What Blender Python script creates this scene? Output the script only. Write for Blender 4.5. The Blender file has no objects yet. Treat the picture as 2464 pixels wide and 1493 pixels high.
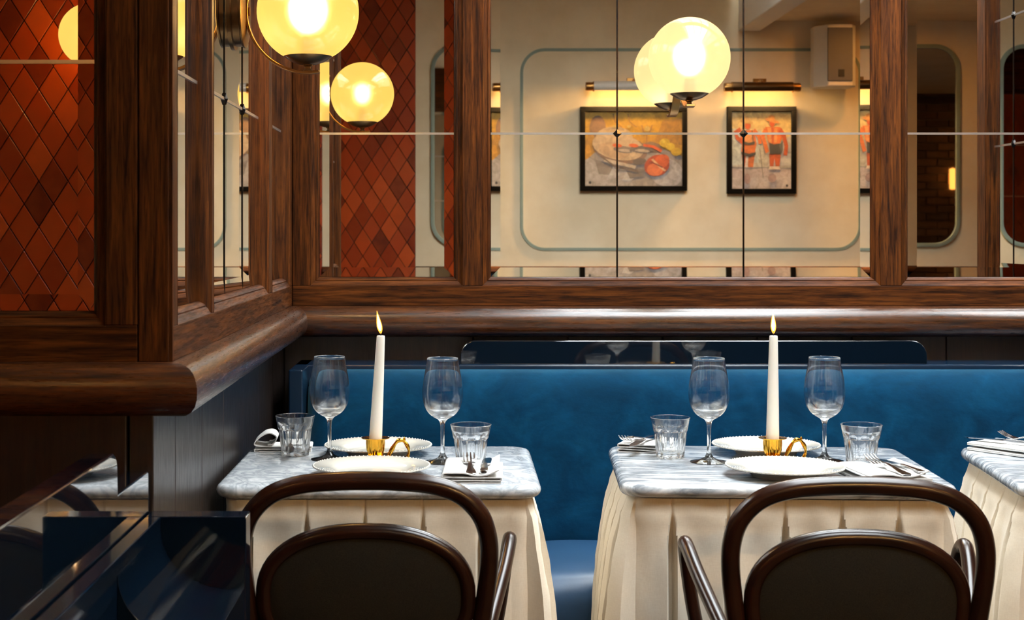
import bpy, bmesh, math, random
from mathutils import Vector, Matrix, noise

random.seed(7)
SC = bpy.context.scene
COL = SC.collection
PI = math.pi

# ------------------------------------------------------------------ camera
F_PX, W_PX, H_PX = 3585.0, 2464.0, 1493.0
VPX, VPY, CAM_Z = 1089.0, 556.0, 1.25
cam_d = bpy.data.cameras.new('camera')
cam = bpy.data.objects.new('camera', cam_d)
COL.objects.link(cam)
cam.location = (0, 0, CAM_Z)
cam.rotation_euler = (PI / 2, 0, 0)
cam_d.sensor_width = 36.0
cam_d.lens = F_PX / W_PX * 36.0
cam_d.shift_x = (W_PX / 2 - VPX) / W_PX
cam_d.shift_y = (VPY - H_PX / 2) / W_PX
cam_d.clip_start = 0.05
cam_d.dof.use_dof = True
cam_d.dof.focus_distance = 3.4
cam_d.dof.aperture_fstop = 9.0
SC.camera = cam

# ------------------------------------------------------------------ sky, daylight, exposure
wd = bpy.data.worlds.new('overcast_sky')
SC.world = wd
wd.use_nodes = True
wd.node_tree.nodes['Background'].inputs[0].default_value = (0.90, 0.96, 1.0, 1)
wd.node_tree.nodes['Background'].inputs[1].default_value = 18.5
SKY_X0, SKY_X1, SKY_Y0, SKY_Y1 = 0.42, 1.70, 1.15, 4.15      # rooflight opening
CEIL_Z, SKY_Z = 2.75, 3.30
pd = bpy.data.lights.new('rooflight_portal', 'AREA')
pd.shape = 'RECTANGLE'
pd.size, pd.size_y = SKY_X1 - SKY_X0, SKY_Y1 - SKY_Y0
pd.cycles.is_portal = True
po = bpy.data.objects.new('rooflight_portal', pd)
COL.objects.link(po)
po.location = ((SKY_X0 + SKY_X1) / 2, (SKY_Y0 + SKY_Y1) / 2, SKY_Z + 0.05)
SC.view_settings.view_transform = 'Standard'
SC.view_settings.look = 'None'
SC.view_settings.exposure = 0.32
SC.view_settings.gamma = 1.0
SC.view_settings.use_curve_mapping = False
SC.cycles.use_denoising = True
SC.cycles.max_bounces = 14
SC.cycles.glossy_bounces = 8
SC.cycles.transmission_bounces = 12
SC.cycles.transparent_max_bounces = 16
SC.cycles.sample_clamp_indirect = 6.0
SC.cycles.blur_glossy = 0.3


# ------------------------------------------------------------------ helpers
def lin(r, g, b):
    f = lambda c: c / 12.92 if c <= 0.04045 else ((c + 0.055) / 1.055) ** 2.4
    return (f(r / 255), f(g / 255), f(b / 255), 1)


class MB:
    """collects geometry; build() links it as one mesh object"""
    def __init__(s):
        s.v, s.f, s.c = [], [], []

    def add(s, verts, faces, col=None):
        n = len(s.v)
        s.v += [tuple(p) for p in verts]
        s.f += [tuple(i + n for i in f) for f in faces]
        s.c += [col] * len(faces)
        return s

    def box(s, x0, x1, y0, y1, z0, z1, fn=None):
        vs = [(x0, y0, z0), (x1, y0, z0), (x1, y1, z0), (x0, y1, z0),
              (x0, y0, z1), (x1, y0, z1), (x1, y1, z1), (x0, y1, z1)]
        if fn: vs = [fn(*p) for p in vs]
        return s.add(vs, [(0, 3, 2, 1), (4, 5, 6, 7), (0, 1, 5, 4), (1, 2, 6, 5), (2, 3, 7, 6), (3, 0, 4, 7)])

    def prism(s, prof, a0, a1, fn):
        """closed 2-D profile extruded; fn(a, p, q) -> xyz"""
        n = len(prof)
        vs = [fn(a0, p, q) for p, q in prof] + [fn(a1, p, q) for p, q in prof]
        fs = [(i, (i + 1) % n, n + (i + 1) % n, n + i) for i in range(n)]
        fs += [tuple(range(n - 1, -1, -1)), tuple(range(n, 2 * n))]
        return s.add(vs, fs)

    def grid(s, rows, wrap=False):
        """rows of equal length -> quads"""
        m = len(rows[0])
        vs = [p for r in rows for p in r]
        fs = []
        for i in range(len(rows) - 1):
            for j in range(m if wrap else m - 1):
                k = (j + 1) % m
                fs.append((i * m + j, i * m + k, (i + 1) * m + k, (i + 1) * m + j))
        return s.add(vs, fs)

    def lathe(s, prof, n=48, c=(0, 0, 0), caps=False):
        rows = [[(c[0] + r * math.cos(2 * PI * k / n), c[1] + r * math.sin(2 * PI * k / n), c[2] + z) for k in range(n)]
                for r, z in prof]
        base = len(s.v)
        s.grid(rows, True)
        if caps:
            s.f.append(tuple(base + k for k in range(n))[::-1]); s.c.append(None)
            o = base + (len(prof) - 1) * n
            s.f.append(tuple(o + k for k in range(n))); s.c.append(None)
        return s

    def sweep(s, path, prof, closed=False, ref=None, scale=None):
        """sweep profile [(p,q)] along path; ref = constant side vector for planar paths"""
        path = [Vector(p) for p in path]
        n = len(path)
        rows = []
        side = None
        for i, p in enumerate(path):
            if closed:
                t = path[(i + 1) % n] - path[i - 1]
            else:
                t = path[min(i + 1, n - 1)] - path[max(i - 1, 0)]
            t.normalize()
            if ref is not None:
                sd = Vector(ref)
            elif side is None:
                sd = t.cross(Vector((0, 0, 1)))
                if sd.length < 0.2: sd = t.cross(Vector((1, 0, 0)))
            else:
                sd = side
            sd = (sd - t * sd.dot(t)).normalized()
            side = sd
            up = sd.cross(t)
            k = scale[i] if scale else 1.0
            rows.append([p + sd * (a * k) + up * (b * k) for a, b in prof])
        base = len(s.v)
        if closed: rows.append(rows[0])
        s.grid(rows, True)
        if not closed:
            m = len(prof)
            s.f.append(tuple(base + k for k in range(m))[::-1]); s.c.append(None)
            o = base + (n - 1) * m
            s.f.append(tuple(o + k for k in range(m))); s.c.append(None)
        return s

    def tube(s, path, r, n=14, closed=False, scale=None):
        return s.sweep(path, circ(r, n), closed, None, scale)

    def mesh(s, name, smooth=35):
        me = bpy.data.meshes.new(name)
        me.from_pydata(s.v, [], s.f)
        bm = bmesh.new(); bm.from_mesh(me)
        if any(c is not None for c in s.c):
            lay = bm.loops.layers.float_color.new('paint')
            bm.faces.ensure_lookup_table()
            for f, c in zip(bm.faces, s.c):
                for l in f.loops: l[lay] = c or (1, 1, 1, 1)
        else:
            bmesh.ops.remove_doubles(bm, verts=bm.verts, dist=1e-6)
        bmesh.ops.recalc_face_normals(bm, faces=bm.faces)
        bm.to_mesh(me); bm.free()
        if smooth:
            me.shade_smooth()
            me.set_sharp_from_angle(angle=math.radians(smooth))
        return me

    def build(s, name, mat, parent=None, smooth=35, bevel=0, seg=2):
        me = s.mesh(name, smooth)
        return place(name, me, mat, parent, bevel, seg)


def circ(r, n=14, r2=None):
    r2 = r if r2 is None else r2
    return [(r * math.cos(2 * PI * k / n), r2 * math.sin(2 * PI * k / n)) for k in range(n)]


def place(name, me, mat, parent=None, bevel=0, seg=2, loc=None, rot=None):
    o = bpy.data.objects.new(name, me)
    if mat and not me.materials: me.materials.append(mat)
    COL.objects.link(o)
    if parent: o.parent = parent
    if loc: o.location = loc
    if rot: o.rotation_euler = rot
    if bevel:
        b = o.modifiers.new('edge', 'BEVEL'); b.width = bevel; b.segments = seg; b.limit_method = 'ANGLE'
        b.angle_limit = math.radians(40)
    return o


def thing(name, label, cat, loc=(0, 0, 0), rz=0, group=None):
    o = bpy.data.objects.new(name, None)
    COL.objects.link(o)
    o.empty_display_size = 0.05
    o.location = loc; o.rotation_euler = (0, 0, rz)
    return tag(o, label, cat, group)


def tag(o, label, cat=None, group=None):
    o['label'] = label
    if cat: o['category'] = cat
    if group: o['group'] = group
    return o


def struct(name, label=None, mb=None, mat=None, **k):
    if mb is None:
        o = bpy.data.objects.new(name, None); COL.objects.link(o)
    else:
        o = mb.build(name, mat, **k)
    o['kind'] = 'structure'
    if label: o['label'] = label
    return o


def dup(root, loc, rz, label, group=None):
    r = root.copy(); COL.objects.link(r)
    r.location = loc; r.rotation_euler = (0, 0, rz)
    r['label'] = label
    if group: r['group'] = group
    for ch in list(root.children):
        c = ch.copy(); COL.objects.link(c); c.parent = r
        for g in list(ch.children):
            d = g.copy(); COL.objects.link(d); d.parent = c
    return r


def catmull(pts, n=6, closed=False):
    P = [Vector(p) for p in pts]
    out = []
    m = len(P)
    for i in range(m if closed else m - 1):
        if closed:
            a, b, c, d = P[i - 1], P[i], P[(i + 1) % m], P[(i + 2) % m]
        else:
            a, b, c, d = P[max(i - 1, 0)], P[i], P[i + 1], P[min(i + 2, m - 1)]
        for k in range(n):
            t = k / n
            out.append(0.5 * ((2 * b) + (c - a) * t + (2 * a - 5 * b + 4 * c - d) * t * t + (3 * b - a - 3 * c + d) * t ** 3))
    if not closed: out.append(P[-1])
    return out


def rrect(w, d, r, n=8):
    """rounded rectangle centred at 0: list of (x, y)"""
    out = []
    for cx, cy, a0 in ((w / 2 - r, d / 2 - r, 0), (-w / 2 + r, d / 2 - r, 90), (-w / 2 + r, -d / 2 + r, 180), (w / 2 - r, -d / 2 + r, 270)):
        for k in range(n + 1):
            a = math.radians(a0 + 90 * k / n)
            out.append((cx + r * math.cos(a), cy + r * math.sin(a)))
    return out


# ------------------------------------------------------------------ materials
class NT:
    def __init__(s, name):
        s.m = bpy.data.materials.new(name); s.m.use_nodes = True
        s.t = s.m.node_tree; s.n = s.t.nodes; s.l = s.t.links
        s.b = s.n['Principled BSDF']; s.out = s.n['Material Output']

    def node(s, ty, **k):
        x = s.n.new(ty)
        for a, v in k.items():
            if a.startswith('_'): setattr(x, a[1:], v)
            else: x.inputs[a.replace('__', ' ')].default_value = v
        return x

    def link(s, a, b): s.l.new(a, b)

    def coords(s, scale=(1, 1, 1), rnd=0.0, kind='Object'):
        tc = s.n.new('ShaderNodeTexCoord')
        mp = s.n.new('ShaderNodeMapping')
        mp.inputs['Scale'].default_value = scale
        s.link(tc.outputs[kind], mp.inputs['Vector'])
        if rnd:
            oi = s.n.new('ShaderNodeObjectInfo')
            mu = s.node('ShaderNodeMath', _operation='MULTIPLY'); mu.inputs[1].default_value = rnd
            s.link(oi.outputs['Random'], mu.inputs[0])
            cb = s.n.new('ShaderNodeCombineXYZ')
            for i in range(3): s.link(mu.outputs[0], cb.inputs[i])
            s.link(cb.outputs[0], mp.inputs['Location'])
        return mp.outputs[0]

    def noise(s, vec, scale, detail=4, rough=0.55, dist=0.0):
        x = s.node('ShaderNodeTexNoise', Scale=scale, Detail=detail, Roughness=rough, Distortion=dist)
        s.link(vec, x.inputs['Vector'])
        return x.outputs['Fac']

    def ramp(s, fac, stops):
        r = s.n.new('ShaderNodeValToRGB')
        e = r.color_ramp.elements
        e[0].position, e[0].color = stops[0]
        e[1].position, e[1].color = stops[-1]
        for p, c in stops[1:-1]:
            x = e.new(p); x.color = c
        s.link(fac, r.inputs[0])
        return r.outputs[0]

    def mix(s, fac, a, b, mode='MIX'):
        x = s.n.new('ShaderNodeMix'); x.data_type = 'RGBA'; x.blend_type = mode
        if isinstance(fac, float): x.inputs[0].default_value = fac
        else: s.link(fac, x.inputs[0])
        for i, q in ((6, a), (7, b)):
            if isinstance(q, tuple): x.inputs[i].default_value = q
            else: s.link(q, x.inputs[i])
        return x.outputs[2]

    def bump(s, h, strength, dist=0.002):
        x = s.node('ShaderNodeBump', Strength=strength, Distance=dist)
        s.link(h, x.inputs['Height'])
        s.link(x.outputs[0], s.b.inputs['Normal'])

    def set(s, **k):
        for a, v in k.items(): s.b.inputs[a.replace('_', ' ')].default_value = v
        return s


def plain(name, col, rough=0.5, metal=0.0, **k):
    n = NT(name)
    n.set(Base_Color=col, Roughness=rough, Metallic=metal, **k)
    v = n.coords()
    f = n.noise(v, 40, 3)
    c2 = tuple(x * 0.88 for x in col[:3]) + (1,)
    n.link(n.mix(f, c2, col), n.b.inputs['Base Color'])
    return n.m


def wood(name, axis, dark, mid, light, rough=0.46, sc=1.0, coat=0.0, bump=0.16, spec=0.10):
    n = NT(name)
    a, b = 5.5 * sc, 95.0 * sc
    s = {'x': (a, b, b), 'y': (b, a, b), 'z': (b, b, a)}[axis]
    v = n.coords(s, 9.0)
    g1 = n.noise(v, 1.0, 6, 0.6, 0.6)
    s2 = tuple(q * 3.2 for q in s)
    v2 = n.coords(s2, 5.0)
    g2 = n.noise(v2, 1.0, 3, 0.6)
    s3 = tuple(q * 0.08 for q in s)
    g3 = n.noise(n.coords(s3, 7.0), 1.0, 3, 0.5, 1.5)
    c = n.ramp(g1, [(0.32, dark), (0.5, mid), (0.68, light)])
    pores = n.ramp(g2, [(0.33, (0.22, 0.2, 0.2, 1)), (0.5, (1, 1, 1, 1))])
    c = n.mix(0.75, c, pores, 'MULTIPLY')
    tint = n.ramp(g3, [(0.3, (0.72, 0.70, 0.68, 1)), (0.7, (1.1, 1.08, 1.05, 1))])
    c = n.mix(0.7, c, tint, 'MULTIPLY')
    n.link(c, n.b.inputs['Base Color'])
    rr = n.ramp(g2, [(0.3, (rough + .18,) * 3 + (1,)), (0.6, (rough,) * 3 + (1,))])
    n.link(rr, n.b.inputs['Roughness'])
    if bump: n.bump(g2, bump, 0.0012)
    n.set(Specular_IOR_Level=spec, Coat_Weight=coat, Coat_Roughness=0.22)
    return n.m


WD = (lin(34, 15, 5), lin(70, 36, 11), lin(98, 53, 18))
M = {}
for ax in 'xyz':
    M['oak_' + ax] = wood('dark_oak_' + ax, ax, *WD)
for ax in 'xy':
    M['ledge_' + ax] = wood('polished_oak_' + ax, ax, *WD, 0.27, 1.0, 0.7, 0.08, 0.5)
n = NT('bentwood')
n.link(n.ramp(n.noise(n.coords((14, 14, 14), 3.0), 1.0, 3, 0.5, 0.4), [(0.3, lin(22, 8, 4)), (0.7, lin(42, 19, 9))]), n.b.inputs['Base Color'])
n.set(Roughness=0.24, Specular_IOR_Level=0.45)
M['bentwood'] = n.m
M['board'] = wood('dark_boarding', 'z', lin(12, 7, 5), lin(27, 16, 10), lin(38, 24, 16), 0.36, 1.0, 0.25, 0.2, 0.5)
M['floor'] = wood('floor_wood', 'y', lin(30, 20, 12), lin(60, 40, 24), lin(84, 58, 36), 0.4)

n = NT('cream_plaster')
v = n.coords()
f = n.noise(v, 5, 5)
n.link(n.ramp(f, [(0.35, lin(226, 205, 168)), (0.65, lin(236, 217, 182))]), n.b.inputs['Base Color'])
n.set(Roughness=0.75); n.bump(n.noise(v, 60, 4), 0.12)
M['cream'] = n.m

n = NT('terracotta_glaze')
oi = n.n.new('ShaderNodeObjectInfo')
c = n.ramp(oi.outputs['Random'], [(0.0, lin(100, 30, 7)), (0.2, lin(146, 48, 12)), (0.7, lin(174, 62, 17)), (1.0, lin(194, 80, 28))])
f = n.noise(n.coords((1, 1, 1), 3.0), 16, 4)
c = n.mix(n.ramp(f, [(0.35, (0, 0, 0, 1)), (0.75, (.45, .45, .45, 1))]), c, lin(156, 66, 24))
n.link(c, n.b.inputs['Base Color'])
n.set(Roughness=0.3, Coat_Weight=0.2, Coat_Roughness=0.2)
n.bump(n.noise(n.coords((1, 1, 1), 3.0), 22, 3), 0.25, 0.002)
M['tile'] = n.m
M['grout'] = plain('tile_grout', lin(46, 24, 16), 0.8)

n = NT('mirror_silver')
n.set(Base_Color=(0.90, 0.90, 0.885, 1), Metallic=1.0, Roughness=0.0)
M['mirror'] = n.m
n = NT('dim_mirror')
n.set(Base_Color=(0.62, 0.58, 0.54, 1), Metallic=1.0, Roughness=0.02)
M['mirror_old'] = n.m
M['steel'] = plain('silver_came', lin(238, 238, 238), 0.3, 1.0)
M['dark_metal'] = plain('dark_came', lin(42, 38, 36), 0.3, 1.0)
M['brass'] = plain('aged_brass', lin(176, 128, 70), 0.28, 1.0)
M['bronze'] = plain('bronze_brass', lin(120, 92, 60), 0.3, 1.0)
M['gold'] = plain('polished_gold', lin(232, 172, 60), 0.14, 1.0)
M['cutlery'] = plain('cutlery_steel', lin(205, 205, 206), 0.12, 1.0)

n = NT('navy_lacquer')
n.set(Base_Color=lin(7, 17, 27), Roughness=0.04, Specular_IOR_Level=0.75, Coat_Weight=1.0, Coat_Roughness=0.02, Coat_IOR=1.7)
n.bump(n.noise(n.coords(), 9, 2), 0.03, 0.004)
M['lacquer'] = n.m
n = NT('dark_lacquer')
n.set(Base_Color=lin(6, 16, 27), Roughness=0.05, Specular_IOR_Level=0.45, Coat_Weight=0.3, Coat_Roughness=0.03)
M['lacquer_dark'] = n.m
M['navy'] = plain('navy_paint', lin(12, 34, 54), 0.22)


def velvet(name, dark, mid, light):
    n = NT(name)
    v = n.coords((1, 1, 1.4))
    f1 = n.noise(v, 7, 6, 0.65, 0.8)
    f2 = n.noise(v, 55, 4)
    c = n.ramp(f1, [(0.25, dark), (0.5, mid), (0.78, light)])
    c = n.mix(n.ramp(f2, [(0.3, (.25, .25, .25, 1)), (0.7, (.0, .0, .0, 1))]), c, dark)
    n.link(c, n.b.inputs['Base Color'])
    n.set(Roughness=0.85, Sheen_Weight=1.0, Sheen_Roughness=0.42, Sheen_Tint=lin(110, 180, 215), Specular_IOR_Level=0.03)
    n.bump(n.noise(v, 22, 5), 0.25, 0.006)
    return n.m


M['velvet'] = velvet('blue_velvet', lin(2, 29, 50), lin(3, 43, 70), lin(8, 60, 90))
n = NT('blue_leather')
v = n.coords()
n.link(n.mix(n.noise(v, 12, 4), lin(28, 58, 88), lin(40, 74, 106)), n.b.inputs['Base Color'])
n.set(Roughness=0.38); n.bump(n.noise(v, 160, 3), 0.15, 0.001)
M['leather'] = n.m


def marble(name, sc, rot, stretch, veinw, dk=0):
    n = NT(name)
    tc = n.n.new('ShaderNodeTexCoord'); mp = n.n.new('ShaderNodeMapping')
    mp.inputs['Rotation'].default_value = (0, 0, rot); mp.inputs['Scale'].default_value = stretch
    n.link(tc.outputs['Object'], mp.inputs['Vector'])
    v = mp.outputs[0]
    w = n.noise(v, sc * 0.5, 5, 0.6, 1.2)
    x = n.node('ShaderNodeTexNoise', Scale=sc, Detail=8, Roughness=0.62, Distortion=1.6); n.link(v, x.inputs['Vector'])
    ab = n.node('ShaderNodeMath', _operation='SUBTRACT'); ab.inputs[1].default_value = 0.5
    n.link(x.outputs['Fac'], ab.inputs[0])
    aa = n.node('ShaderNodeMath', _operation='ABSOLUTE'); n.link(ab.outputs[0], aa.inputs[0])
    vein = n.ramp(aa.outputs[0], [(0.0, lin(172 - dk, 178 - dk, 184 - dk)), (veinw * 0.4, lin(208 - dk * .6, 212 - dk * .6, 216 - dk * .6)), (veinw, lin(232, 234, 235))])
    cloud = n.ramp(w, [(0.32, lin(206, 212, 217)), (0.6, lin(255, 255, 255))])
    n.link(n.mix(0.8, vein, cloud, 'MULTIPLY'), n.b.inputs['Base Color'])
    n.set(Roughness=0.09, Specular_IOR_Level=0.55)
    return n.m


M['marble_a'] = marble('veined_marble', 13, 0.5, (1, 1, 1), 0.16)
M['marble_b'] = marble('streaked_marble', 7, 0.12, (0.5, 2.4, 1.5), 0.15, 45)

n = NT('linen')
v = n.coords((700, 700, 90)); v2 = n.coords((90, 90, 900))
a, b = n.noise(v, 1, 2), n.noise(v2, 1, 2)
mx = n.mix(0.5, a, b)
n.link(n.ramp(mx, [(0.25, lin(222, 209, 187)), (0.75, lin(238, 227, 208))]), n.b.inputs['Base Color'])
n.set(Roughness=0.9, Sheen_Weight=0.2, Specular_IOR_Level=0.15); n.bump(mx, 0.2, 0.0008)
M['linen'] = n.m
M['napkin'] = plain('white_cotton', lin(218, 217, 214), 0.85)
n = NT('porcelain'); n.set(Base_Color=lin(204, 201, 191), Roughness=0.1, Coat_Weight=0.5, Coat_Roughness=0.04); M['porcelain'] = n.m
n = NT('candle_wax')
n.set(Base_Color=lin(226, 221, 210), Roughness=0.45, Subsurface_Weight=0.4, Subsurface_Radius=(0.02, 0.012, 0.008), Subsurface_Scale=0.5)
M['wax'] = n.m
n = NT('chair_cloth')
v = n.coords((500, 500, 500))
n.link(n.mix(n.noise(v, 1, 2), lin(14, 13, 11), lin(44, 40, 32)), n.b.inputs['Base Color'])
n.set(Roughness=0.9, Specular_IOR_Level=0.15); n.bump(n.noise(v, 1, 2), 0.3, 0.001)
M['cloth_dark'] = n.m
M['black_frame'] = plain('black_frame', lin(5, 4, 4), 0.7, Specular_IOR_Level=0.05)
M['sage'] = plain('sage_paint', lin(138, 152, 138), 0.6)
M['speaker_white'] = plain('speaker_white', lin(222, 214, 200), 0.5)
M['grille'] = plain('speaker_grille', lin(92, 88, 86), 0.7)
M['black'] = plain('black_plastic', lin(16, 15, 15), 0.5)
M['brick'] = NT('old_brick')
n = M['brick']
oi = n.n.new('ShaderNodeObjectInfo')
c = n.ramp(oi.outputs['Random'], [(0.0, lin(74, 56, 46)), (0.5, lin(104, 76, 58)), (1.0, lin(128, 98, 76))])
n.link(n.mix(n.noise(n.coords((1, 1, 1), 4.0), 30, 5), c, lin(60, 48, 42)), n.b.inputs['Base Color'])
n.set(Roughness=0.9); n.bump(n.noise(n.coords((1, 1, 1), 4.0), 40, 5), 0.5, 0.004)
M['brick'] = n.m
M['mortar'] = plain('mortar', lin(128, 116, 100), 0.95)
M['white_paint'] = plain('white_paint', lin(232, 228, 220), 0.6)


def thin_glass(name, refl=1.0):
    """thin clear sheet: Fresnel reflection over straight transmission"""
    n = NT(name)
    n.n.remove(n.b)
    tr = n.node('ShaderNodeBsdfTransparent', Color=(0.985, 0.99, 0.99, 1))
    gl = n.node('ShaderNodeBsdfGlossy', Color=(1, 1, 1, 1), Roughness=0.0)
    fr = n.node('ShaderNodeFresnel', IOR=1.5)
    mu = n.node('ShaderNodeMath', _operation='MULTIPLY', _use_clamp=True); mu.inputs[1].default_value = refl
    ge = n.n.new('ShaderNodeNewGeometry')                      # same reflectance from both sides of the sheet
    io = n.node('ShaderNodeMapRange'); io.inputs[3].default_value = 1.5; io.inputs[4].default_value = 1 / 1.5
    n.link(ge.outputs['Backfacing'], io.inputs[0]); n.link(io.outputs[0], fr.inputs['IOR'])
    n.link(fr.outputs[0], mu.inputs[0])
    mx = n.n.new('ShaderNodeMixShader')
    n.link(mu.outputs[0], mx.inputs[0]); n.link(tr.outputs[0], mx.inputs[1]); n.link(gl.outputs[0], mx.inputs[2])
    n.link(mx.outputs[0], n.out.inputs[0])
    return n.m


def solid_glass(name, clear):
    """cast glass: refraction, part of the light passing straight through"""
    n = NT(name)
    n.n.remove(n.b)
    tr = n.node('ShaderNodeBsdfTransparent', Color=(0.96, 0.97, 0.97, 1))
    gl = n.node('ShaderNodeBsdfGlass', Color=(1, 1, 1, 1), Roughness=0.0, IOR=1.5)
    mx = n.n.new('ShaderNodeMixShader'); mx.inputs[0].default_value = 1 - clear
    n.link(tr.outputs[0], mx.inputs[1]); n.link(gl.outputs[0], mx.inputs[2])
    n.link(mx.outputs[0], n.out.inputs[0])
    return n.m


M['sheet_glass'] = thin_glass('sheet_glass')
M['bowl_glass'] = solid_glass('blown_glass', 0.15)
M['tumbler_glass'] = solid_glass('cast_glass', 0.12)
M['stem_glass'] = solid_glass('stem_glass', 0.12)


def emit(name, col, strength):
    n = NT(name)
    n.n.remove(n.b)
    e = n.node('ShaderNodeEmission', Color=col, Strength=strength)
    n.link(e.outputs[0], n.out.inputs[0])
    return n.m


def opal(name, glow, strength):
    """opal globe: glows by itself, lets its bulb shine through"""
    n = NT(name)
    n.n.remove(n.b)
    v = n.coords()
    f = n.noise(v, 14, 5)
    e = n.node('ShaderNodeEmission', Strength=strength)
    n.link(n.mix(n.ramp(f, [(0.35, (.25, .25, .25, 1)), (0.65, (0, 0, 0, 1))]), glow, tuple(q * .8 for q in glow[:3]) + (1,)), e.inputs['Color'])
    rf = n.node('ShaderNodeBsdfRefraction', Color=(1, .86, .55, 1), Roughness=0.5, IOR=1.35)
    tr = n.node('ShaderNodeBsdfTransparent', Color=(1, .82, .5, 1))
    gl = n.node('ShaderNodeBsdfGlossy', Color=(1, 1, 1, 1), Roughness=0.08)
    m1 = n.n.new('ShaderNodeMixShader'); m1.inputs[0].default_value = 0.22
    n.link(rf.outputs[0], m1.inputs[1]); n.link(tr.outputs[0], m1.inputs[2])
    m2 = n.n.new('ShaderNodeMixShader'); m2.inputs[0].default_value = 0.62
    n.link(m1.outputs[0], m2.inputs[1]); n.link(e.outputs[0], m2.inputs[2])
    m3 = n.n.new('ShaderNodeMixShader'); m3.inputs[0].default_value = 0.05
    n.link(m2.outputs[0], m3.inputs[1]); n.link(gl.outputs[0], m3.inputs[2])
    n.link(m3.outputs[0], n.out.inputs[0])
    return n.m


M['opal_amber'] = opal('opal_amber', (1.0, 0.62, 0.13, 1), 1.3)
M['opal_cream'] = opal('opal_cream', (1.0, 0.76, 0.36, 1), 1.3)
M['bulb'] = emit('bulb_glow', (1.0, 0.64, 0.29, 1), 800.0)
M['strip_light'] = emit('picture_light_glow', (1.0, 0.60, 0.22, 1), 1200.0)
M['amber_shade'] = emit('amber_shade', (1.0, 0.36, 0.06, 1), 3.5)
n = NT('flame'); n.n.remove(n.b)
e = n.node('ShaderNodeEmission', Color=(1.0, 0.30, 0.03, 1), Strength=1.6); tr = n.n.new('ShaderNodeBsdfTransparent')
ad = n.n.new('ShaderNodeAddShader'); n.link(e.outputs[0], ad.inputs[0]); n.link(tr.outputs[0], ad.inputs[1]); n.link(ad.outputs[0], n.out.inputs[0])
M['flame'] = n.m
M['flame_core'] = emit('flame_core', (1.0, 0.82, 0.45, 1), 14.0)
M['skyglass'] = thin_glass('rooflight_glass')

# ------------------------------------------------------------------ room layout (metres; camera looks along +Y)
YW = 4.225       # face of the wooden frames on the back wall
YF = 2.42        # front face of the wooden partition
XS = -0.455      # side face of the partition (towards the tables)
XP = 1.76        # side face of the opposite pier
YP = 3.50        # its front
YC = -0.50       # plaster wall behind the camera
REC = 0.025      # mirrors lie this far behind the frame face
Z_LEDGE = 1.037
MZ = (1.1185, 1.5276, 1.937, 2.346)   # mirror bottom, joints, top

to_back = lambda a, c, b: (a, YW - c, b)
to_front = lambda a, c, b: (a, YF - c, b)
to_side = lambda a, c, b: (XS + c, a, b)
to_pier = lambda a, c, b: (XP - c, a, b)
to_cream = lambda a, c, b: (a, YC + c, b)

# ------------------------------------------------------------------ setting: floor, ceiling, outer walls
struct('floor', 'dark wooden floor', MB().box(-2.9, 6.6, -0.7, 4.6, -0.1, 0.0), M['floor'])
cl = struct('ceiling', 'plastered ceiling around the rooflight')
b = MB()
b.box(-2.9, SKY_X0, -0.7, 4.6, CEIL_Z, CEIL_Z + .1)
b.box(SKY_X0, SKY_X1, -0.7, SKY_Y0, CEIL_Z, CEIL_Z + .1)
b.box(SKY_X0, SKY_X1, SKY_Y1, 4.6, CEIL_Z, CEIL_Z + .1)
b.build('ceiling_slab', M['cream'], cl)
b = MB()
b.box(SKY_X0 - .06, SKY_X0, SKY_Y0 - .06, SKY_Y1 + .06, CEIL_Z + .1, SKY_Z)
b.box(SKY_X1, SKY_X1 + .06, SKY_Y0 - .06, SKY_Y1 + .06, CEIL_Z + .1, SKY_Z)
b.box(SKY_X0, SKY_X1, SKY_Y0 - .06, SKY_Y0, CEIL_Z + .1, SKY_Z)
b.box(SKY_X0, SKY_X1, SKY_Y1, SKY_Y1 + .06, CEIL_Z + .1, SKY_Z)
b.build('rooflight_shaft', M['white_paint'], cl)
MB().box(1.857, 6.6, -0.7, 4.6, 2.52, 2.85).build('soffit', M['cream'], cl)
struct('trim_beam', 'white plaster ceiling beam running from the plaster wall',
       MB().box(1.726, 1.857, YC, 4.4, 2.458, 2.86), M['white_paint'], bevel=.006)
w1 = struct('window_1', 'rooflight with white glazing bars')
b = MB()
for xa in (SKY_X0, SKY_X0 + 0.42, SKY_X0 + 0.84, SKY_X1 - .03):
    b2 = MB().box(xa, xa + .03, SKY_Y0, SKY_Y1, SKY_Z - .03, SKY_Z + .02)
    b2.build('glazing_bar', M['white_paint'], w1)
for i in range(3):
    xa = SKY_X0 + .03 + .42 * i
    MB().box(xa, xa + .39, SKY_Y0, SKY_Y1, SKY_Z, SKY_Z + .005).build('pane', M['skyglass'], w1)

struct('wall_left', 'plaster wall on the far left', MB().box(-3.0, -2.9, -0.7, 4.6, 0, 2.75), M['cream'])
struct('wall_right', 'plaster wall on the far right', MB().box(6.5, 6.6, -0.7, 4.6, 0, 2.75), M['cream'])

# plaster wall behind the camera
wf = struct('wall_front', 'cream plaster wall facing the mirrors')
MB().box(-0.2235, 6.6, YC - .12, YC, 0, 3.2).build('plaster', M['cream'], wf)
MB().box(-0.2235, 6.6, YC, YC + .02, 0.0, 1.0).build('dado_panel', M['navy'], wf)
MB().prism([(0, .995), (.035, .995), (.04, 1.005), (.035, 1.02), (.02, 1.03), (0, 1.035)], -0.2235, 6.6,
           lambda a, p, q: to_cream(a, p, q)).build('dado_rail', M['oak_x'], wf)


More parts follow.
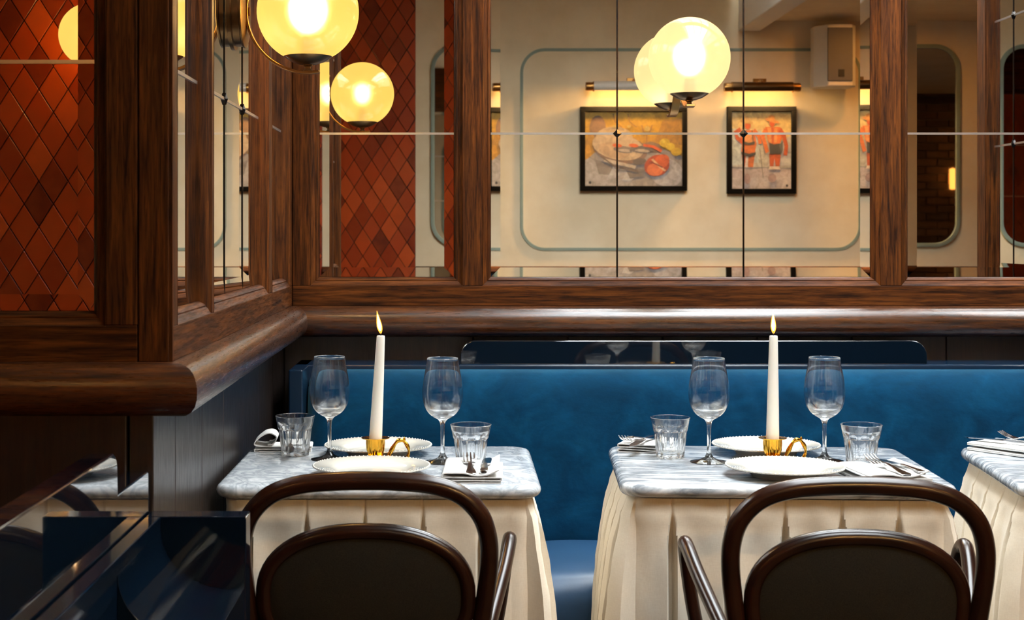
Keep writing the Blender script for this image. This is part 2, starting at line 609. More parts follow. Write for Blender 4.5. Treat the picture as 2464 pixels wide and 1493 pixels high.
def stripe(x0, x1, z0, z1, r, w):
    """raised painted border line, rounded rectangle"""
    cx, cz = (x0 + x1) / 2, (z0 + z1) / 2
    path = [(cx + p, YC + .002, cz + q) for p, q in rrect(x1 - x0, z1 - z0, r, 10)]
    return MB().sweep(path, [(-.004, -w / 2), (.003, -w / 2), (.003, w / 2), (-.004, w / 2)], True, (0, 1, 0))


stripe(0.417, 2.46, 1.139, 2.345, 0.14, 0.018).build('painted_border', M['sage'], wf)

# terracotta wall
wt = struct('wall_tiled', 'wall of diamond shaped terracotta tiles')
MB().box(-2.9, -0.2235, YC - .12, YC - .004, 0, 2.75).build('grout_bed', M['grout'], wt)
TW, TH = 0.106, 0.166


def rhomb_mesh(w, h, t):
    hw, hh = w / 2 - .0022, h / 2 - .0034
    k = 0.975
    o = [(hw, 0), (0, hh), (-hw, 0), (0, -hh)]
    vs = [(x, -.004, z) for x, z in o] + [(x, t * .85, z) for x, z in o] + [(x * k, t, z * k) for x, z in o]
    fs = []
    for l in (0, 4):
        for i in range(4): fs.append((l + i, l + (i + 1) % 4, l + 4 + (i + 1) % 4, l + 4 + i))
    fs.append((8, 9, 10, 11))
    return MB().add(vs, fs)


tile_me = rhomb_mesh(TW, TH, .006).mesh('tile', 0)
tile_me.materials.append(M['tile'])
hw_, hh_ = TW / 2 - .0022, TH / 2 - .0034
half_me = MB().add([(-.001, -.004, hh_), (-hw_, -.004, 0), (-.001, -.004, -hh_), (-.001, .006, hh_ * .95), (-hw_ * .95, .006, 0), (-.001, .006, -hh_ * .95)],
                   [(3, 4, 5), (0, 1, 4, 3), (1, 2, 5, 4), (2, 0, 3, 5)]).mesh('cut_tile', 0)
half_me.materials.append(M['tile'])
cells = []
for i in range(-2, 54):
    for j in range(-2, 44):
        if (i + j) % 2: continue
        x = -0.2235 - TW / 2 - i * TW / 2
        z = 0.60 + j * TH / 2
        if x < -2.85 or x > -0.2235 - TW * .45 or z > 2.68: continue
        near = (-1.78 < x < -1.10 and 0.93 < z < 2.25) or (-0.78 < x and 0.98 < z)
        cells.append((not near, abs(z - 1.7), x, z))
cells.sort()
rest = MB()
for k, (far, _, x, z) in enumerate(cells):
    tilt = ((random.random() - .5) * .03, 0, (random.random() - .5) * .03)
    if k < 280:
        place('tile', tile_me, None, wt, loc=(x, YC + random.random() * .002, z), rot=tilt)
    else:
        m_ = rhomb_mesh(TW, TH, .006)
        rest.add([(p[0] + x, p[1] + YC, p[2] + z) for p in m_.v], m_.f)
for j in range(-1, 27):      # cut tiles along the straight edge
    z = 0.60 + (2 * j + 1) * TH / 2
    if z > 2.68: break
    if z > 0.95:
        place('cut_tile', half_me, None, wt, loc=(-0.2235, YC + random.random() * .002, z))
o = rest.build('outer_tiles', M['tile'], wt, smooth=0); o['kind'] = 'stuff'

# ------------------------------------------------------------------ panelled wooden walls
wb = struct('wall_back', 'oak panelled wall behind the banquette')
MB().box(-0.6, 1.9, YW + .034, YW + .2, 0, 2.75).build('wall_core', M['oak_z'], wb)
wl = struct('wall_partition', 'oak panelled partition beside the tables')
MB().box(-2.9, XS - .06, YF + .06, YW + .2, 0, 2.75).build('partition_core', M['oak_z'], wl)
wp = struct('wall_pier', 'oak panelled pier beyond the right table')
MB().box(XP + .034, XP + .25, YP + .034, YW + .2, 0, 2.75).build('pier_core', M['oak_z'], wp)

B = .0018


def stile(par, fn, a0, a1, b0, b1, mat='oak_z', c0=-.034, c1=0.0, name='stile'):
    MB().box(a0, a1, c0, c1, b0, b1, lambda a, c, b_: fn(a, c, b_)).build(name, M[mat], par, 0, B)


MW = 0.024   # moulding width
BEAD = [(0, -.034), (0, 0.0005), (.002, -.003), (.010, -.0055), (.013, -.009), (.016, -.0085), (.020, -.013), (.0235, -.021), (.0235, -.034)]


def moulding(par, fn, a0, a1, b0, b1, mats=('oak_x', 'oak_z')):
    """mitred inner moulding, four lengths; (a,b) = outer rectangle"""
    for side in range(4):
        rows = []
        for u, c in BEAD:
            if side == 0: e = [(a0 + u, b0 + u), (a1 - u, b0 + u)]
            elif side == 1: e = [(a1 - u, b0 + u), (a1 - u, b1 - u)]
            elif side == 2: e = [(a1 - u, b1 - u), (a0 + u, b1 - u)]
            else: e = [(a0 + u, b1 - u), (a0 + u, b0 + u)]
            rows.append([fn(p, c, q) for p, q in e])
        MB().grid(rows).build('moulding', M[mats[side % 2]], par, 50)


BEV = 0.027


def mirror_panel(label, fn, a0, a1, joints, zs=MZ, bev=BEV, group=None, rosettes=True):
    t = thing('wall_mirror', label, 'mirror')
    t.location = fn((a0 + a1) / 2, -REC, zs[0])
    inv = Vector(t.location)
    g = lambda a, c, b_: tuple(Vector(fn(a, c, b_)) - inv)
    A = [a0] + list(joints) + [a1]
    for i in range(len(A) - 1):
        for j in range(len(zs) - 1):
            x0, x1, z0, z1 = A[i] + .0005, A[i + 1] - .0005, zs[j] + .0005, zs[j + 1] - .0005
            L, R_, D, U = i == 0, i == len(A) - 2, j == 0, j == len(zs) - 2
            rise = .0016
            out = [(x0, z0, L or D), (x1, z0, R_ or D), (x1, z1, R_ or U), (x0, z1, L or U)]
            inn = [(x0 + bev * L, z0 + bev * D), (x1 - bev * R_, z0 + bev * D), (x1 - bev * R_, z1 - bev * U), (x0 + bev * L, z1 - bev * U)]
            b = MB()
            b.add([g(p, -REC, q) for p, q in inn], [(0, 1, 2, 3)])
            for k, on in enumerate((D, R_, U, L)):
                if not on: continue
                k2 = (k + 1) % 4
                p, q = out[k], out[k2]
                b.add([g(p[0], -REC + rise, p[1]), g(q[0], -REC + rise, q[1]), g(*_in(inn[k2])), g(*_in(inn[k]))], [(0, 1, 2, 3)])
            o = b.build('pane', M['mirror'], t, 0)
    for z in zs[1:-1]:
        MB().box(a0, a1, -REC - .004, -REC + .0022, z - .0031, z + .0031, g).build('horizontal_came', M['steel'], t, 0)
    for a in joints:
        MB().box(a - .0024, a + .0024, -REC - .004, -REC + .0018, zs[0], zs[-1], g).build('vertical_came', M['dark_metal'], t, 0)
    if rosettes:
        for z in zs[1:-1]:
            for a in joints:
                r = .0125
                o4 = [(a + r, z), (a, z + r), (a - r, z), (a, z - r)]
                vs = [g(p, -REC, q) for p, q in o4] + [g(p, -REC + .004, q) for p, q in o4] + [g(a, -REC + .008, z)]
                fs = [(i, (i + 1) % 4, 4 + (i + 1) % 4, 4 + i) for i in range(4)] + [(4 + i, 4 + (i + 1) % 4, 8) for i in range(4)]
                MB().add(vs, fs).build('rosette', M['dark_metal'], t, 0)
    return t


def _in(p): return (p[0], -REC, p[1])


def framed_run(par, fn, edges, mirrors, along, labels, b0=Z_LEDGE, zt=2.55):
    """edges: outer frame ends; mirrors: [(a0,a1,joints)]"""
    mats = ('oak_' + along, 'oak_z')
    zb0, zb1 = MZ[0] - MW, MZ[-1] + MW
    stile(par, fn, edges[0], edges[1], b0, zb0, mats[0], name='bottom_rail')
    stile(par, fn, edges[0], edges[1], zb1, zt, mats[0], name='top_rail')
    prev = edges[0]
    for (a0, a1, j), lab in zip(mirrors, labels):
        stile(par, fn, prev, a0 - MW, zb0, zb1)
        moulding(par, fn, a0 - MW, a1 + MW, zb0, zb1, mats)
        mirror_panel(lab, fn, a0, a1, j)
        prev = a1 + MW
    stile(par, fn, prev, edges[1], zb0, zb1)


framed_run(wb, to_back, (XS + .001, XP), [(-.379, .0036, ()), (.109, 1.190, (.4693, .8297)), (1.297, 1.68, ())], 'x',
           ['narrow wall mirror on back wall beside the corner, reflecting terracotta tiles',
            'wide wall mirror on back wall reflecting the two paintings',
            'framed wall mirror on back wall at the right edge, reflecting a dark brick niche'])
framed_run(wl, to_side, (YF + .012, YW), [(2.489, 2.79, ()), (2.864, 3.666, (3.1313, 3.3987)), (3.784, 4.15, ())], 'y',
           ['narrow wall mirror in partition side next to its front corner post',
            'framed wall mirror in partition side behind the amber globe lamp',
            'narrow wall mirror in partition side next to the back corner'])
# front face of the partition: mirror, stile, corner post
fr_m = ((-1.55, -.5875),)
zb0, zb1 = MZ[0] - .022, MZ[-1] + MW
stile(wl, to_front, -2.9, -.512, 1.091 - .055, zb0 - .0, 'oak_x', name='bottom_rail')
stile(wl, to_front, -2.9, -.512, zb1, 2.55, 'oak_x', name='top_rail')
moulding(wl, to_front, -1.55 - MW, -.5875 + MW, MZ[0] - MW, MZ[-1] + MW)
stile(wl, to_front, -.5875 + MW, -.512, zb0, zb1)
stile(wl, to_front, -2.9, -1.55 - MW, zb0, zb1)
mirror_panel('framed wall mirror in dark partition front, reflecting terracotta tiles and half a globe', to_front, -1.55, -.5875, ())
# corner post with a quirk
MB().box(-.510, XS - .006, YF - .001, YF + .05, Z_LEDGE, 2.55).build('corner_post', M['oak_z'], wl, 0, B)
MB().box(-.50, XS, YF + .0025, YF + .0105, Z_LEDGE, 2.55).build('corner_post_edge', M['oak_z'], wl, 0, .001)
MB().box(-2.9, XS, YF, YF + .08, 2.55, 2.75).build('cornice', M['oak_x'], wl, 0, B)
MB().box(XS - .08, XS, YF + .08, YW, 2.55, 2.75).build('cornice', M['oak_y'], wl, 0, B)
MB().box(XS, XP, YW, YW + .06, 2.55, 2.75).build('cornice', M['oak_x'], wb, 0, B)
# pier
stile(wp, to_pier, YP, YW, Z_LEDGE, MZ[0] - MW, 'oak_y', name='bottom_rail')
stile(wp, to_pier, YP, YW, MZ[-1] + MW, 2.75, 'oak_y', name='top_rail')
stile(wp, to_pier, YP, 3.575, MZ[0] - MW, MZ[-1] + MW)
stile(wp, to_pier, 4.174, YW, MZ[0] - MW, MZ[-1] + MW)
moulding(wp, to_pier, 3.575, 4.174, MZ[0] - MW, MZ[-1] + MW, ('oak_y', 'oak_z'))
mirror_panel('framed wall mirror with leaded joints on the pier, seen only in the right-hand mirror', to_pier, 3.599, 4.15, (3.76, 3.95))
MB().box(XP + .002, XP + .25, YP, YP + .034, Z_LEDGE, 2.75).build('pier_front', M['oak_z'], wp, 0, B)

# lower boarding below the ledge, board by board
bd = 0.0
ys = [2.395, 2.585, 2.86, 3.13, 3.42, 3.70, 3.98, 4.25]
for a, c in zip(ys[:-1], ys[1:]):
    MB().box(-.52, -.481, a + .0012, c - .0012, 0, .955).build('board', M['board'], wl, 0, .0025)
x = -.5225
while x > -2.9:
    MB().box(x - .235, x - .0015, 2.395, 2.44, 0, .955).build('board', M['board'], wl, 0, .0025)
    x -= .2365
x = -.481
while x < 1.72:
    MB().box(x + .0012, min(x + .27, 1.76) - .0012, 4.25, 4.29, 0, .955).build('board', M['board'], wb, 0, .0025)
    x += .27
for a, c in ((3.5, 3.76), (3.76, 4.02), (4.02, 4.25)):
    MB().box(1.785, 1.82, a, c, 0, .955).build('board', M['board'], wp, 0, .0025)

# bullnose ledge, four mitred lengths
BN = [(-.045, .950), (.012, .950), (.026, .9525), (.037, .959), (.0445, .969), (.048, .982), (.0485, .996),
      (.046, 1.010), (.041, 1.021), (.033, 1.029), (.022, 1.0345), (.010, 1.037), (-.045, 1.037)]
path = [Vector((-2.9, YF)), Vector((XS, YF)), Vector((XS, YW)), Vector((XP, YW)), Vector((XP, YP)), Vector((6.4, YP))]


def off(i, c):
    def nrm(k):
        d = (path[k + 1] - path[k]).normalized()
        return Vector((d.y, -d.x))
    if i == 0: return path[0] + nrm(0) * c
    if i == len(path) - 1: return path[-1] + nrm(i - 1) * c
    a, b2 = nrm(i - 1), nrm(i)
    return path[i] + (a + b2) * (c / (1 + a.dot(b2)))


for i, (mt, lab) in enumerate((('ledge_x', 'rounded oak ledge along the dark partition front'), ('ledge_y', 'rounded oak ledge running along the partition side'),
                               ('ledge_x', 'rounded oak ledge along the back wall'), ('ledge_y', 'rounded oak ledge on the pier'))):
    rows = [[(*off(k, c), z) for c, z in BN] for k in (i, i + 1)]
    m_ = MB().grid(rows, True)
    nb = len(BN)
    m_.f += [tuple(range(nb)), tuple(range(nb, 2 * nb))]; m_.c += [None, None]
    struct('trim_%d' % (i + 1), lab, m_, M[mt], smooth=30)

# brick niche right of the pier (seen in the pill mirror's reflection)
wk = struct('wall_brick', 'dark brick wall beyond the pier')
MB().box(1.95, 6.5, 4.30, 4.42, 0, 2.6).build('mortar_bed', M['mortar'], wk)
bm_ = MB().box(-.098, .098, 0, .03, -.030, .030)
brick_me = bm_.mesh('brick', 0); brick_me.materials.append(M['brick'])
for j in range(22):
    for i in range(8):
        x = 3.75 + i * .208 + (.104 if j % 2 else 0)
        z = 1.02 + j * .072
        place('brick', brick_me, None, wk, loc=(x, 4.275 + random.random() * .008, z), rot=(0, (random.random() - .5) * .02, (random.random() - .5) * .03))
lp = thing('brick_wall_lamp', 'small amber tube lamp glowing on the dark brick wall', 'wall lamp', (4.60, 4.275, 1.73))
MB().lathe([(.0, -.10), (.028, -.095), (.03, .09), (.0, .10)], 20, (0, -.06, 0)).build('shade', M['amber_shade'], lp)
MB().box(-.03, .03, -.03, 0, -.05, .05).build('backplate', M['brass'], lp, 0, .004)
MB().box(-.008, .008, -.06, -.02, -.012, .012).build('arm', M['brass'], lp)

# unseen lamps added in the soffit to warm the plaster and brick walls
def fill_lamp(label, x, y, power):
    t = thing('added_fill_lamp', label, 'added fill light', (x, y, 2.52))
    MB().lathe([(.045, 0), (.058, 0), (.058, -.006), (.045, -.006), (.045, 0)], 28).build('trim_ring', M['brass'], t)
    MB().lathe([(.001, -.002), (.040, -.002), (.040, .0), (.001, .0)], 24).build('lens', emit('fill_lens', (1.0, 0.42, 0.10, 1), power), t)


fill_lamp('added warm fill lamp in the low ceiling above the loudspeaker', 2.43, .20, 380.0)
fill_lamp('added warm fill lamp in the low ceiling before the brick wall', 4.95, 3.35, 420.0)

# ------------------------------------------------------------------ globe sconces
def make_sconce(name, label, loc, rz, glass):
    t = thing(name, label, 'wall lamp', loc, rz)
    R, cy = .1115, .163
    MB_ = MB()
    rot = lambda b_: b_
    def disc(prof):   # lathe about the y axis
        m_ = MB().lathe(prof, 40)
        m_.v = [(p[0], p[2], p[1]) for p in m_.v]
        return m_
    disc([(0, 0), (.085, 0), (.085, .004), (.077, .006), (.077, .020), (.080, .022), (.080, .026), (.070, .029), (0, .029)]).build('backplate', M['bronze'], t)
    arc = []
    for k in range(41):
        a = math.radians(150 + (281 - 150) * k / 40)
        arc.append((0, cy + .134 * math.cos(a), .134 * math.sin(a)))
    MB().sweep(arc, [(-.012, -.003), (.012, -.003), (.012, .003), (-.012, .003)], False, (1, 0, 0)).build('arm', M['brass'], t, 30, .001)
    disc([(0, .026), (.010, .026), (.010, .036), (0, .036)]).build('arm_stud', M['brass'], t)
    gp = []
    for k in range(29):
        a = math.radians(-62 + 152 * k / 28)
        gp.append((R * math.cos(a), R * math.sin(a)))
    gp[-1] = (0.0003, R)
    MB().lathe(gp, 56, (0, cy, 0)).build('globe', glass, t, 60)
    MB().lathe([(0.001, -.117), (.018, -.1165), (.036, -.110), (.050, -.101), (.053, -.0985), (.052, -.0965), (.046, -.096), (.001, -.098)], 44, (0, cy, 0)).build('cup', M['bronze'], t)
    MB().lathe([(0.001, -.134), (.010, -.134), (.010, -.128), (.0065, -.126), (.0065, -.121), (.011, -.119), (.011, -.116), (.001, -.116)], 20, (0, cy, 0)).build('stem', M['bronze'], t)
    bp = [(0.001, -.028), (.010, -.025), (.0175, -.014), (.020, .0), (.0175, .012), (.010, .019), (.001, .021)]
    MB().lathe(bp, 24, (0, cy, .004)).build('bulb', M['bulb'], t, 60)
    MB().lathe([(0.001, -.098), (.014, -.098), (.014, -.06), (.008, -.03), (.001, -.03)], 20, (0, cy, 0)).build('lampholder', M['bronze'], t)
    return t


make_sconce('globe_sconce', 'amber globe wall lamp on curved brass arm mounted on partition side', (XS - REC, 3.265, 1.731), -PI / 2, M['opal_amber'])
make_sconce('globe_sconce', 'creamy globe wall lamp mounted on the wide back wall mirror', (.6495, YW + REC, 1.725), PI, M['opal_cream'])
make_sconce('globe_sconce', 'globe wall lamp on terracotta tiles, half seen in the partition front mirror', (-1.267, YC + .004, 1.937), 0, M['opal_amber'])

# ------------------------------------------------------------------ pictures, picture lights, speaker, pill mirrors (on the plaster wall)
n = NT('oil_paint')
at = n.n.new('ShaderNodeVertexColor'); at.layer_name = 'paint'
v = n.coords()
f = n.noise(v, 26, 5, 0.6, 0.8)
n.link(n.mix(0.75, at.outputs['Color'], n.ramp(f, [(0.3, (.22, .20, .19, 1)), (0.7, (.85, .8, .76, 1))]), 'MULTIPLY'), n.b.inputs['Base Color'])
n.set(Roughness=0.55); n.bump(f, 0.2, 0.002)
M['paint'] = n.m


def ell(cx, cy, rx, ry, rot=0, n=20, a0=0, a1=360):
    r = math.radians(rot)
    out = []
    for k in range(n + (0 if a1 - a0 == 360 else 1)):
        a = math.radians(a0 + (a1 - a0) * k / n)
        x, y = rx * math.cos(a), ry * math.sin(a)
        out.append((cx + x * math.cos(r) - y * math.sin(r), cy + x * math.sin(r) + y * math.cos(r)))
    return out


def line(pts, w):
    l, r = [], []
    for i, p in enumerate(pts):
        q0, q1 = pts[max(i - 1, 0)], pts[min(i + 1, len(pts) - 1)]
        dx, dy = q1[0] - q0[0], q1[1] - q0[1]
        d = math.hypot(dx, dy) or 1
        l.append((p[0] - dy / d * w, p[1] + dx / d * w)); r.append((p[0] + dy / d * w, p[1] - dx / d * w))
    return l + r[::-1]


def make_picture(name, label, x0, x1, z0, z1, shapes, fw=.030, mirrored=True):
    """shapes in photo-view coordinates (0..1, y up); the wall is seen in a mirror, so x runs as seen there"""
    t = thing(name, label, 'painting', ((x0 + x1) / 2, YC, z0))
    w, h = x1 - x0, z1 - z0
    fm = MB()
    for a0, a1, b0, b1 in ((-w / 2, w / 2, 0, fw), (-w / 2, w / 2, h - fw, h), (-w / 2, -w / 2 + fw, fw, h - fw), (w / 2 - fw, w / 2, fw, h - fw)):
        MB().box(a0, a1, .002, .036, b0, b1).build('frame_rail', M['black_frame'], t, 0, .002)
    MB().box(-w / 2 + .01, w / 2 - .01, .002, .018, .01, h - .01).build('canvas', M['napkin'], t)
    iw, ih = w - 2 * fw, h - 2 * fw
    p = MB()
    for k, (c, pts) in enumerate(shapes):
        vs = [(-iw / 2 + min(max(q[0], 0), 1) * iw, .0185 + k * .00012, fw + min(max(q[1], 0), 1) * ih) for q in pts]
        p.add(vs, [tuple(range(len(vs)))], lin(*c))
    p.build('painting_surface', M['paint'], t, 0)
    return t


full = [(0, 0), (1, 0), (1, 1), (0, 1)]
S = [((188, 140, 38), full)]
S += [((206, 158, 36), [(0, .62), (1, .7), (1, 1), (0, 1)]), ((222, 172, 48), [(.3, .8), (.75, .82), (.7, 1), (.25, 1)]),
      ((168, 124, 44), [(.72, .6), (1, .55), (1, .92), (.8, .88)])]
S += [((122, 92, 62), ell(.13, .78, .085, .17)), ((176, 132, 44), ell(.06, .52, .05, .2)), ((206, 150, 40), ell(.03, .42, .035, .14))]
S += [((150, 142, 138), [(0, 0), (1, 0), (1, .40), (.8, .5), (.55, .56), (.1, .45), (0, .34)])]
S += [((118, 96, 76), [(.5, .54), (.68, .6), (.8, .55), (.78, .44), (.5, .46)])]
S += [((176, 170, 166), [(0, 0), (.5, 0), (.42, .2), (.2, .22), (.05, .38), (0, .35)]), ((184, 178, 176), ell(.84, .18, .17, .2, 20)),
      ((120, 114, 112), [(.1, .36), (.36, .24), (.33, .14), (.14, .16)]), ((196, 192, 188), [(.22, .08), (.29, .26), (.36, .16), (.3, .1)]),
      ((200, 196, 190), [(.38, .08), (.45, .25), (.53, .14), (.47, .06)]), ((108, 102, 102), [(.4, .28), (.62, .22), (.6, .12), (.46, .1)])]
S += [((216, 186, 140), ell(.30, .66, .19, .14)), ((108, 86, 74), ell(.36, .50, .29, .19, -18)), ((212, 186, 150), ell(.34, .53, .275, .175, -18)),
      ((198, 168, 132), ell(.3, .48, .17, .1, -18))]
for dx, dy, sc_ in ((0, 0, 1), (.17, .0, 1)):
    S += [((96, 88, 88), ell(.40 + dx, .49 + dy, .11, .045, -8)), ((190, 176, 160), ell(.42 + dx, .475 + dy, .08, .02, -8)), ((214, 104, 40), ell(.33 + dx, .545 + dy, .05, .025, -8))]
S += [((212, 96, 36), line([(.6, .55), (.7, .53), (.79, .47)], .018)), ((84, 78, 80), line([(.46, .47), (.58, .53), (.7, .48)], .012)),
      ((70, 64, 66), ell(.56, .33, .07, .045, 14)), ((206, 190, 168), line([(.2, .35), (.36, .30), (.52, .25)], .022)), ((88, 76, 70), line([(.16, .4), (.3, .27), (.55, .2)], .009))]
S += [((160, 66, 26), ell(.74, .275, .125, .15, -24)), ((204, 96, 44), ell(.79, .33, .075, .10, -24)), ((216, 118, 66), ell(.72, .22, .085, .085, -20)),
      ((232, 186, 140), line([(.69, .36), (.77, .26), (.83, .2)], .012)), ((120, 46, 20), line([(.66, .33), (.72, .30), (.8, .25)], .008))]
S += [((226, 188, 50), ell(.82, .58, .055, .06)), ((232, 196, 58), ell(.88, .53, .045, .05)), ((222, 180, 44), ell(.94, .46, .055, .055)), ((240, 208, 80), ell(.8, .6, .025, .025))]
for gx in (.33, .48):
    S += [((140, 104, 50), line([(gx - .04, .97), (gx - .02, .86), (gx + .05, .79)], .006)), ((236, 206, 110), ell(gx - .03, .8, .02, .018))]
S += [((146, 104, 52), line([(.585, .82), (.60, .73), (.63, .69), (.67, .73), (.69, .82)], .006)), ((232, 200, 110), ell(.64, .77, .03, .035)),
      ((146, 104, 52), line([(.635, .69), (.635, .58)], .005)), ((60, 56, 58), ell(.05, .045, .014, .02))]
make_picture('framed_painting', 'black framed still life painting of fish, bread and lemons', .769, 1.413, 1.491, 1.999, S)

P = [((196, 190, 172), full), ((232, 208, 150), [(0, .62), (1, .62), (1, 1), (0, 1)]), ((240, 212, 140), [(.1, .8), (1, .74), (1, 1), (.1, 1)]),
     ((200, 206, 196), [(0, .3), (.45, .34), (.5, .75), (0, .78)]), ((212, 208, 196), [(.6, .3), (1, .3), (1, .7), (.85, .6)]),
     ((186, 172, 168), [(0, 0), (1, 0), (1, .27), (0, .28)]), ((198, 186, 180), [(0, .02), (1, .04), (1, .16), (0, .14)]),
     ((132, 128, 132), [(0, .265), (.3, .25), (.55, .27), (1, .25), (1, .275), (0, .285)])]
sk1, sk2, sk3 = (206, 112, 50), (168, 76, 30), (232, 160, 96)
P += [(sk2, [(.16, .5), (.33, .5), (.31, .29), (.19, .29)]), (sk1, [(.27, .48), (.4, .5), (.36, .28), (.28, .28)]), ((224, 210, 196), [(.24, .42), (.28, .42), (.27, .28), (.22, .28)]),
      (sk1, [(.13, .76), (.38, .76), (.42, .58), (.38, .44), (.16, .45), (.17, .58)]), (sk3, [(.2, .72), (.34, .74), (.36, .6), (.24, .58)]),
      (sk2, line([(.15, .77), (.06, .73), (.09, .66), (.19, .60)], .03)), (sk1, line([(.37, .76), (.46, .68), (.48, .58)], .03)), (sk2, ell(.27, .82, .05, .05)),
      ((214, 176, 110), ell(.25, .87, .11, .025, -8)), ((220, 184, 120), ell(.25, .9, .05, .04)),
      ((26, 22, 24), [(.18, .62), (.28, .595), (.39, .615), (.385, .575), (.29, .565), (.19, .58)]), ((26, 22, 24), line([(.2, .61), (.24, .76)], .007)), ((26, 22, 24), line([(.36, .61), (.34, .76)], .007)),
      ((26, 22, 24), [(.16, .48), (.29, .455), (.405, .475), (.40, .44), (.31, .41), (.16, .445)]),
      ((120, 110, 104), line([(.47, .52), (.5, .35), (.53, .14)], .006))]
P += [(sk2, [(.63, .46), (.83, .46), (.80, .28), (.74, .28), (.72, .4), (.70, .28), (.64, .28)]), ((236, 214, 190), [(.62, .25), (.82, .25), (.8, .29), (.64, .29)]),
      (sk1, [(.56, .80), (.82, .80), (.85, .66), (.80, .56), (.63, .56), (.60, .66)]), (sk3, [(.6, .79), (.66, .79), (.67, .6), (.63, .6)]), (sk3, [(.72, .79), (.77, .78), (.76, .6), (.71, .6)]),
      (sk2, [(.67, .79), (.7, .79), (.7, .58), (.68, .58)]),
      (sk1, line([(.57, .77), (.52, .68), (.56, .58), (.6, .47)], .032)), (sk2, line([(.81, .77), (.88, .68), (.92, .55), (.9, .43)], .032)),
      ((28, 24, 26), [(.63, .60), (.70, .575), (.80, .585), (.84, .58), (.83, .45), (.64, .45)]), ((74, 78, 84), [(.80, .57), (.86, .62), (.86, .5), (.84, .45)]),
      (sk2, ell(.68, .85, .045, .05)), ((208, 142, 78), ell(.68, .88, .12, .022, -12)), ((224, 158, 84), ell(.67, .915, .055, .04)),
      ((150, 128, 128), ell(.68, .14, .07, .06)), ((158, 132, 130), ell(.26, .13, .05, .07)), ((52, 44, 44), ell(.93, .04, .02, .018))]
make_picture('framed_painting', 'black framed painting of two bathers in sun hats', 1.653, 2.070, 1.474, 2.000, P)


def picture_light(label, x0, x1, z, body):
    cx, w = (x0 + x1) / 2, x1 - x0
    t = thing('picture_light', label, 'picture light', (cx, YC, z), 0, )
    yc, r = .085, .032
    prof = [(yc + r * math.cos(math.radians(a)), r * math.sin(math.radians(a))) for a in range(-50, 191, 12)]
    prof += [(yc + (r - .003) * math.cos(math.radians(a)), (r - .003) * math.sin(math.radians(a))) for a in range(190, -51, -12)]
    MB().prism(prof, -w / 2 + .05, w / 2 - .05, lambda a, p, q: (a, p, q)).build('shade', body, t, 40)
    for sgn in (-1, 1):
        m_ = MB().lathe([(0, -.024), (.024, -.024), (.026, -.015), (.026, .018), (.031, .02), (.031, .026), (0, .026)], 24)
        a_ = sgn * (w / 2 - .026)
        m_.v = [(a_ + p[2] * -sgn, yc + p[1], p[0] * 1) for p in m_.v]
        m_.build('end_cap', M['brass'], t)
    MB().box(-w / 2 + .06, w / 2 - .06, yc - .012, yc + .008, -.016, -.004).build('lamp_strip', M['strip_light'], t)
    MB().tube([(0, .0, .03), (0, .03, .045), (0, .06, .043), (0, yc, .03)], .008, 10).build('arm', M['brass'], t)
    MB().box(-.04, .04, 0, .012, .0, .06).build('wall_plate', M['brass'], t, 0, .003)


picture_light('brass picture light with pale shade above the still life', .794, 1.388, 2.115, M['speaker_white'])
picture_light('dark bronze picture light above the bathers painting', 1.623, 2.083, 2.110, M['bronze'])

sp = thing('wall_speaker', 'white box loudspeaker with grey grille high on the plaster wall', 'speaker', (2.262, YC, 2.10))
MB().prism([(-.115, .06), (.115, .06), (.118, .20), (.085, .255), (-.06, .255), (-.118, .15)], 0, .365, lambda a, p, q: (p, q, a)).build('cabinet', M['speaker_white'], sp, 0, .008, 3)
gr = MB().prism([(-.062, .250), (.086, .250), (.086, .262), (-.062, .262)], .03, .345, lambda a, p, q: (p, q, a)).build('grille', M['grille'], sp, 0, .004)
MB().box(.0, .036, .262, .265, .055, .098).build('badge', M['black'], gr, 0)
MB().box(-.05, .05, 0, .06, .12, .26).build('bracket', M['speaker_white'], sp, 0, .004)


def pill_mirror(label, x0, x1):
    z0, z1 = 1.165, 2.365
    t = thing('pill_mirror', label, 'mirror', ((x0 + x1) / 2, YC, z0))
    w, h = x1 - x0, z1 - z0
    path = [(p, .008, h / 2 + q) for p, q in rrect(w, h, .14, 12)]
    MB().sweep(path, [(-.008, -.012), (.010, -.012), (.012, 0), (.010, .012), (-.008, .012)], True, (0, 1, 0)).build('rim', M['sage'], t)
    pts = rrect(w - .015, h - .015, .133, 12)
    MB().add([(p, .006, h / 2 + q) for p, q in pts], [tuple(range(len(pts)))]).build('glass', M['mirror_old'], t, 0)
    MB().prism([(p, q) for p, q in pts], .0, .005, lambda a, p, q: (p, a, h / 2 + q)).build('backing', M['black'], t, 0)


pill_mirror('tall pill-shaped mirror on plaster beside the tiles', -.12, .26)
pill_mirror('tall pill-shaped mirror on plaster reflecting dark bricks', 2.67, 3.05)

# ------------------------------------------------------------------ banquette
bq = thing('banquette', 'blue velvet banquette with navy frame running along the back wall', 'banquette', (.66, 3.98, 0))
bx, by = .66, 3.98
lc = lambda b_: b_
X0, X1 = -.393 - bx, 1.735 - bx


def shift(m_, dx, dy):
    m_.v = [(p[0] - dx, p[1] - dy, p[2]) for p in m_.v]
    return m_


